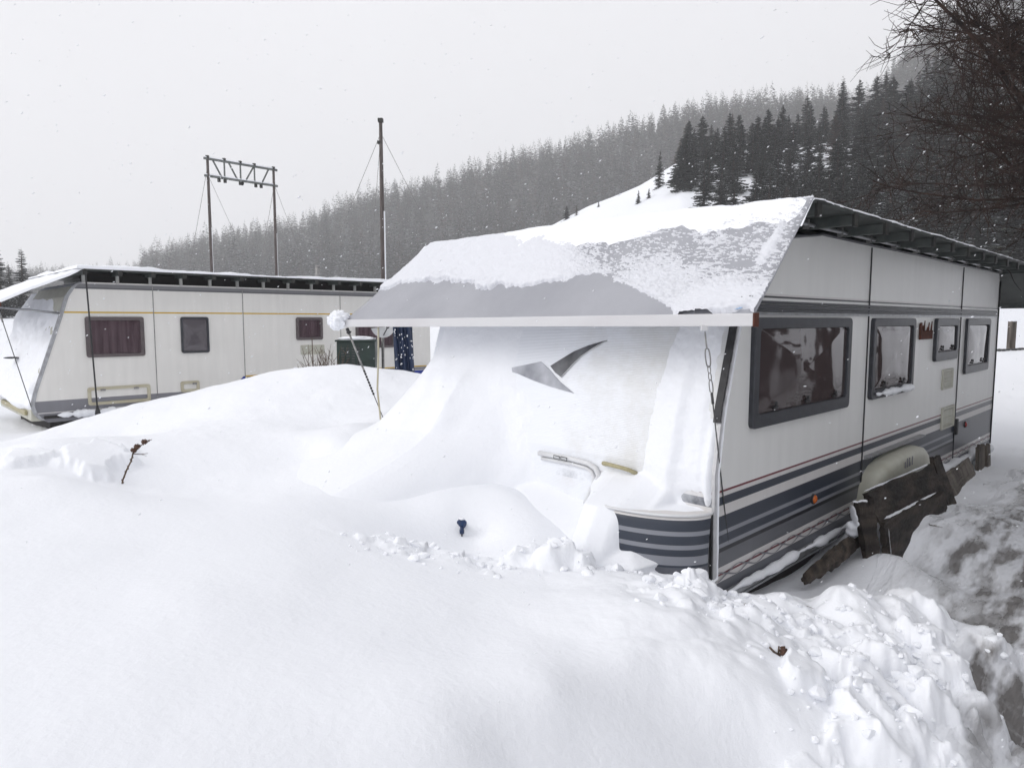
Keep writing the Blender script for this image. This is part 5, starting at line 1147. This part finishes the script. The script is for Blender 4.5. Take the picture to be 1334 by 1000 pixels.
# larch whose bare branches hang in at the upper right
LX, LY = 6.9, 6.7
lt = empty('larch_tree', (LX, LY, gz(LX, LY) - .1), 0, 'nearby larch with a tangle of dark bare branches reaching in at the upper right', 'tree')
mb = MB(); mb.tube([(0, 0, -.3), (.05, 0, 2), (0, .05, 5), (.05, 0, 9.5), (.05, 0, 12)], [.22, .19, .14, .06, .02], 12); mb.build('trunk', M['larch'], lt)
rgl = np.random.default_rng(9); TV = []; TF = []; toff = 0
def tri_tube(pts, r0, r1, ns=3):
    """light tube for thin branches"""
    global toff
    pts = np.array(pts); k = len(pts); t = np.gradient(pts, axis=0); t /= np.linalg.norm(t, axis=1)[:, None] + 1e-9
    a = np.cross(t, [0.3, .2, 1.0]); a /= np.linalg.norm(a, axis=1)[:, None] + 1e-9; b = np.cross(t, a); r = np.linspace(r0, r1, k)[:, None]
    P_ = np.stack([pts + (a * math.cos(2 * math.pi * j / ns) + b * math.sin(2 * math.pi * j / ns)) * r for j in range(ns)], 1).reshape(-1, 3)
    TV.append(P_); TF.append(np.array([(i * ns + j, i * ns + (j + 1) % ns, (i + 1) * ns + (j + 1) % ns, (i + 1) * ns + j) for i in range(k - 1) for j in range(ns)]) + toff); toff += len(P_)
def walk(p, d, ln, n, wob, up):
    pts = [p]; d = d / np.linalg.norm(d)
    for i in range(n): d = d + rgl.normal(0, wob, 3) + np.array([0, 0, up]); d /= np.linalg.norm(d); p = p + d * ln / n; pts.append(p)
    return pts
def limb(p, d, ln, r, up=.02, den=1.0):
    pts = walk(p, d, ln, 12, .09, up); tri_tube(pts, r, r * .25, 5); P_ = np.array(pts)
    for j in range(int(46 * den * ln / 3.5)):
        t = rgl.uniform(.12, 1.0) * (len(pts) - 1.001); i = int(t); q = P_[i] + (P_[i + 1] - P_[i]) * (t - i); dd = P_[i + 1] - P_[i]; dd /= np.linalg.norm(dd)
        e = dd * rgl.uniform(.35, .9) + rgl.normal(0, .55, 3) + np.array([0, 0, rgl.uniform(-.25, .25)]); l2 = rgl.uniform(.35, 1.15) * (1.1 - .55 * t / len(pts))
        q2 = walk(q, e, l2, 6, .16, .03); tri_tube(q2, .0058, .0026, 3); Q = np.array(q2)
        for m in range(rgl.integers(4, 9)):
            t2 = rgl.uniform(.1, 1) * (len(q2) - 1.001); i2 = int(t2); s = Q[i2] + (Q[i2 + 1] - Q[i2]) * (t2 - i2); e2 = (Q[i2 + 1] - Q[i2]); e2 = e2 / np.linalg.norm(e2) * .6 + rgl.normal(0, .5, 3)
            tri_tube(walk(s, e2, rgl.uniform(.10, .42), 3, .2, .02), .0045, .002, 3)
# the lead limb seen against the sky
limb(np.array([0., 0, 2.5]), np.array([-.86, -.15, .62]), 4.1, .045, .012, 1.0)
for k in range(72):
    zb = rgl.uniform(2.6, 6.8); az = rgl.uniform(0, 2 * math.pi) if k % 4 == 0 else rgl.uniform(math.pi * .72, math.pi * 1.25)
    limb(np.array([0, 0, zb]), np.array([math.cos(az), math.sin(az), rgl.uniform(.0, .5)]), rgl.uniform(2.3, 3.5) * (1.12 - .05 * zb), .024, .004, 1.0)
V = np.concatenate(TV); F = np.concatenate(TF)
np_mesh('crown', V, F, M['larch'], True, parent=lt)

# ------------------------------------------------------------------ falling snow
rgf = np.random.default_rng(3); NF = 7000
D = 1.2 + 16 * rgf.random(NF) ** .75; sx_a = rgf.uniform(-1.0, 1.0, NF); el = rgf.uniform(-.75, .62, NF)
c = np.stack([sx_a * D, D, 1.75 + el * D], -1); gzv = ground_z(c[:, 0], c[:, 1], False)
uu_, vv_ = w2l(O1, c[:, 0], c[:, 1]); inside = (uu_ > -.25) & (uu_ < 6.6) & (vv_ > -.05) & (vv_ < 3.2) & (c[:, 2] < 2.6)
u2_, v2_ = w2l(O2, c[:, 0], c[:, 1]); inside |= (u2_ > -.7) & (u2_ < 6.6) & (v2_ > -.05) & (c[:, 2] < 2.6)
c = c[(c[:, 2] > gzv + .05) & ~inside]
base = np.array([(1, 0, 0), (-1, 0, 0), (0, 1, 0), (0, -1, 0), (0, 0, 1), (0, 0, -1)], float); fo = np.array([(0, 2, 4), (2, 1, 4), (1, 3, 4), (3, 0, 4), (2, 0, 5), (1, 2, 5), (3, 1, 5), (0, 3, 5)])
Vs = []; Fs = []
for i, p_ in enumerate(c):
    s = min(.0021 + .0020 * rgf.gamma(1.5, .7), .0055) * min(max(p_[1] / 4.5, .4), 1.4) * (1 + .3 * (rgf.random() < .1)); b = base * s * np.array([rgf.uniform(1.2, 2.4), 1, rgf.uniform(.6, 1)]) * rgf.uniform(.85, 1.15, (6, 1)); a = -.6 + rgf.normal() * .25
    x = b[:, 0] * math.cos(a) + b[:, 2] * math.sin(a); z = -b[:, 0] * math.sin(a) + b[:, 2] * math.cos(a); Vs.append(np.stack([x, b[:, 1], z], -1) + p_); Fs.append(fo + 6 * i)
o = np_mesh('falling_snow', np.concatenate(Vs), np.concatenate(Fs), M['snow']); tag(o, 'snowflakes falling through the air', kind='stuff')

# crumbs of loose snow on the ploughed bank
rgc = np.random.default_rng(14); Vs = []; Fs = []; cnt = 0; ico = base / np.linalg.norm(base, axis=1)[:, None]
ic = np.concatenate([ico, np.array([(a, b, c_) for a in (-.58, .58) for b in (-.58, .58) for c_ in (-.58, .58)])])
from mathutils.bvhtree import BVHTree
_bm = bmesh.new(); [_bm.verts.new(p_) for p_ in ic]; bmesh.ops.convex_hull(_bm, input=_bm.verts); _bm.verts.index_update(); bmesh.ops.triangulate(_bm, faces=_bm.faces)
ic = np.array([v_.co[:] for v_ in _bm.verts]); icf = np.array([[v_.index for v_ in f_.verts] for f_ in _bm.faces]); _bm.free()
for i in range(800):
    q = CLODS[rgc.integers(len(CLODS) - 2)]; x = q[0] + rgc.normal() * .13; y = q[1] + rgc.normal() * .12; s = min(rgc.exponential(.0035) + .002, .013)
    V_3 = ic * s * rgc.uniform(.7, 1.25, (len(ic), 1)) * np.array([1, 1, .8]); Vs.append(np.stack([V_3[:, 0] + x, V_3[:, 1] + y, V_3[:, 2] + s * .3], -1)); Fs.append(icf + cnt); cnt += len(ic)
V = np.concatenate(Vs); cen = V.reshape(-1, len(ic), 3)[:, :, :2].mean(1); hz_ = ground_z(cen[:, 0], cen[:, 1]); V[:, 2] += np.repeat(hz_, len(ic))
# angular broken pieces, half sunk
Vc = []; Fc = []; cc = len(V)
for i in range(210):
    q = CLODS[rgc.integers(11, len(CLODS) - 2)] if rgc.random() < .75 else CLODS[rgc.integers(0, 12)]; x = q[0] + rgc.normal() * .12; y = q[1] + rgc.normal() * .10; s = rgc.uniform(.010, .022) + .03 * rgc.random() ** 3
    _bm = bmesh.new(); P8 = rgc.normal(size=(11, 3)); P8 /= np.linalg.norm(P8, axis=1)[:, None]; P8 *= rgc.uniform(.75, 1.15, (11, 1)) * np.array([1.2, .9, .7]) * s
    a = rgc.uniform(0, 6.28); P8 = np.stack([P8[:, 0] * math.cos(a) - P8[:, 1] * math.sin(a), P8[:, 0] * math.sin(a) + P8[:, 1] * math.cos(a), P8[:, 2]], -1)
    for p_ in P8: _bm.verts.new(p_)
    bmesh.ops.convex_hull(_bm, input=_bm.verts); bmesh.ops.triangulate(_bm, faces=_bm.faces); bmesh.ops.subdivide_edges(_bm, edges=_bm.edges, cuts=2, use_grid_fill=True, smooth=.25)
    bmesh.ops.triangulate(_bm, faces=_bm.faces); _bm.verts.index_update(); gh = float(ground_z(np.array([x]), np.array([y]))[0]) + s * .12
    W_ = np.array([v_.co[:] for v_ in _bm.verts]); W_ = W_ * (1 + .12 * fbm(W_[:, 0] * 60 + i, W_[:, 1] * 60 + W_[:, 2] * 50, 3, 6))[:, None]; Vc.append(W_ + np.array([x, y, gh])); Fc.append(np.array([[v_.index for v_ in f_.verts] for f_ in _bm.faces]) + cc); cc += len(W_); _bm.free()
V = np.concatenate([V] + Vc); Fs += Fc
o = np_mesh('snow_crumbs', V, np.concatenate(Fs), M['snow'], False); tag(o, 'loose chunks and crumbs of snow strewn over the ploughed bank', kind='stuff')

# ------------------------------------------------------------------ haze
hz = bpy.data.materials.new('haze'); hz.use_nodes = True; nt = hz.node_tree
for n in list(nt.nodes):
    if n.type != 'OUTPUT_MATERIAL': nt.nodes.remove(n)
vo = nt.nodes.new('ShaderNodeVolumePrincipled'); vo.inputs['Color'].default_value = (.985, .985, .99, 1); vo.inputs['Density'].default_value = HAZE; vo.inputs['Anisotropy'].default_value = 0.1
nt.links.new(vo.outputs['Volume'], [n for n in nt.nodes if n.type == 'OUTPUT_MATERIAL'][0].inputs['Volume'])
mb = MB(); mb.box(-870, 870, -870, 870, -20, 330); o = mb.build('haze', hz); tag(o, 'pale snowy air', kind='stuff')
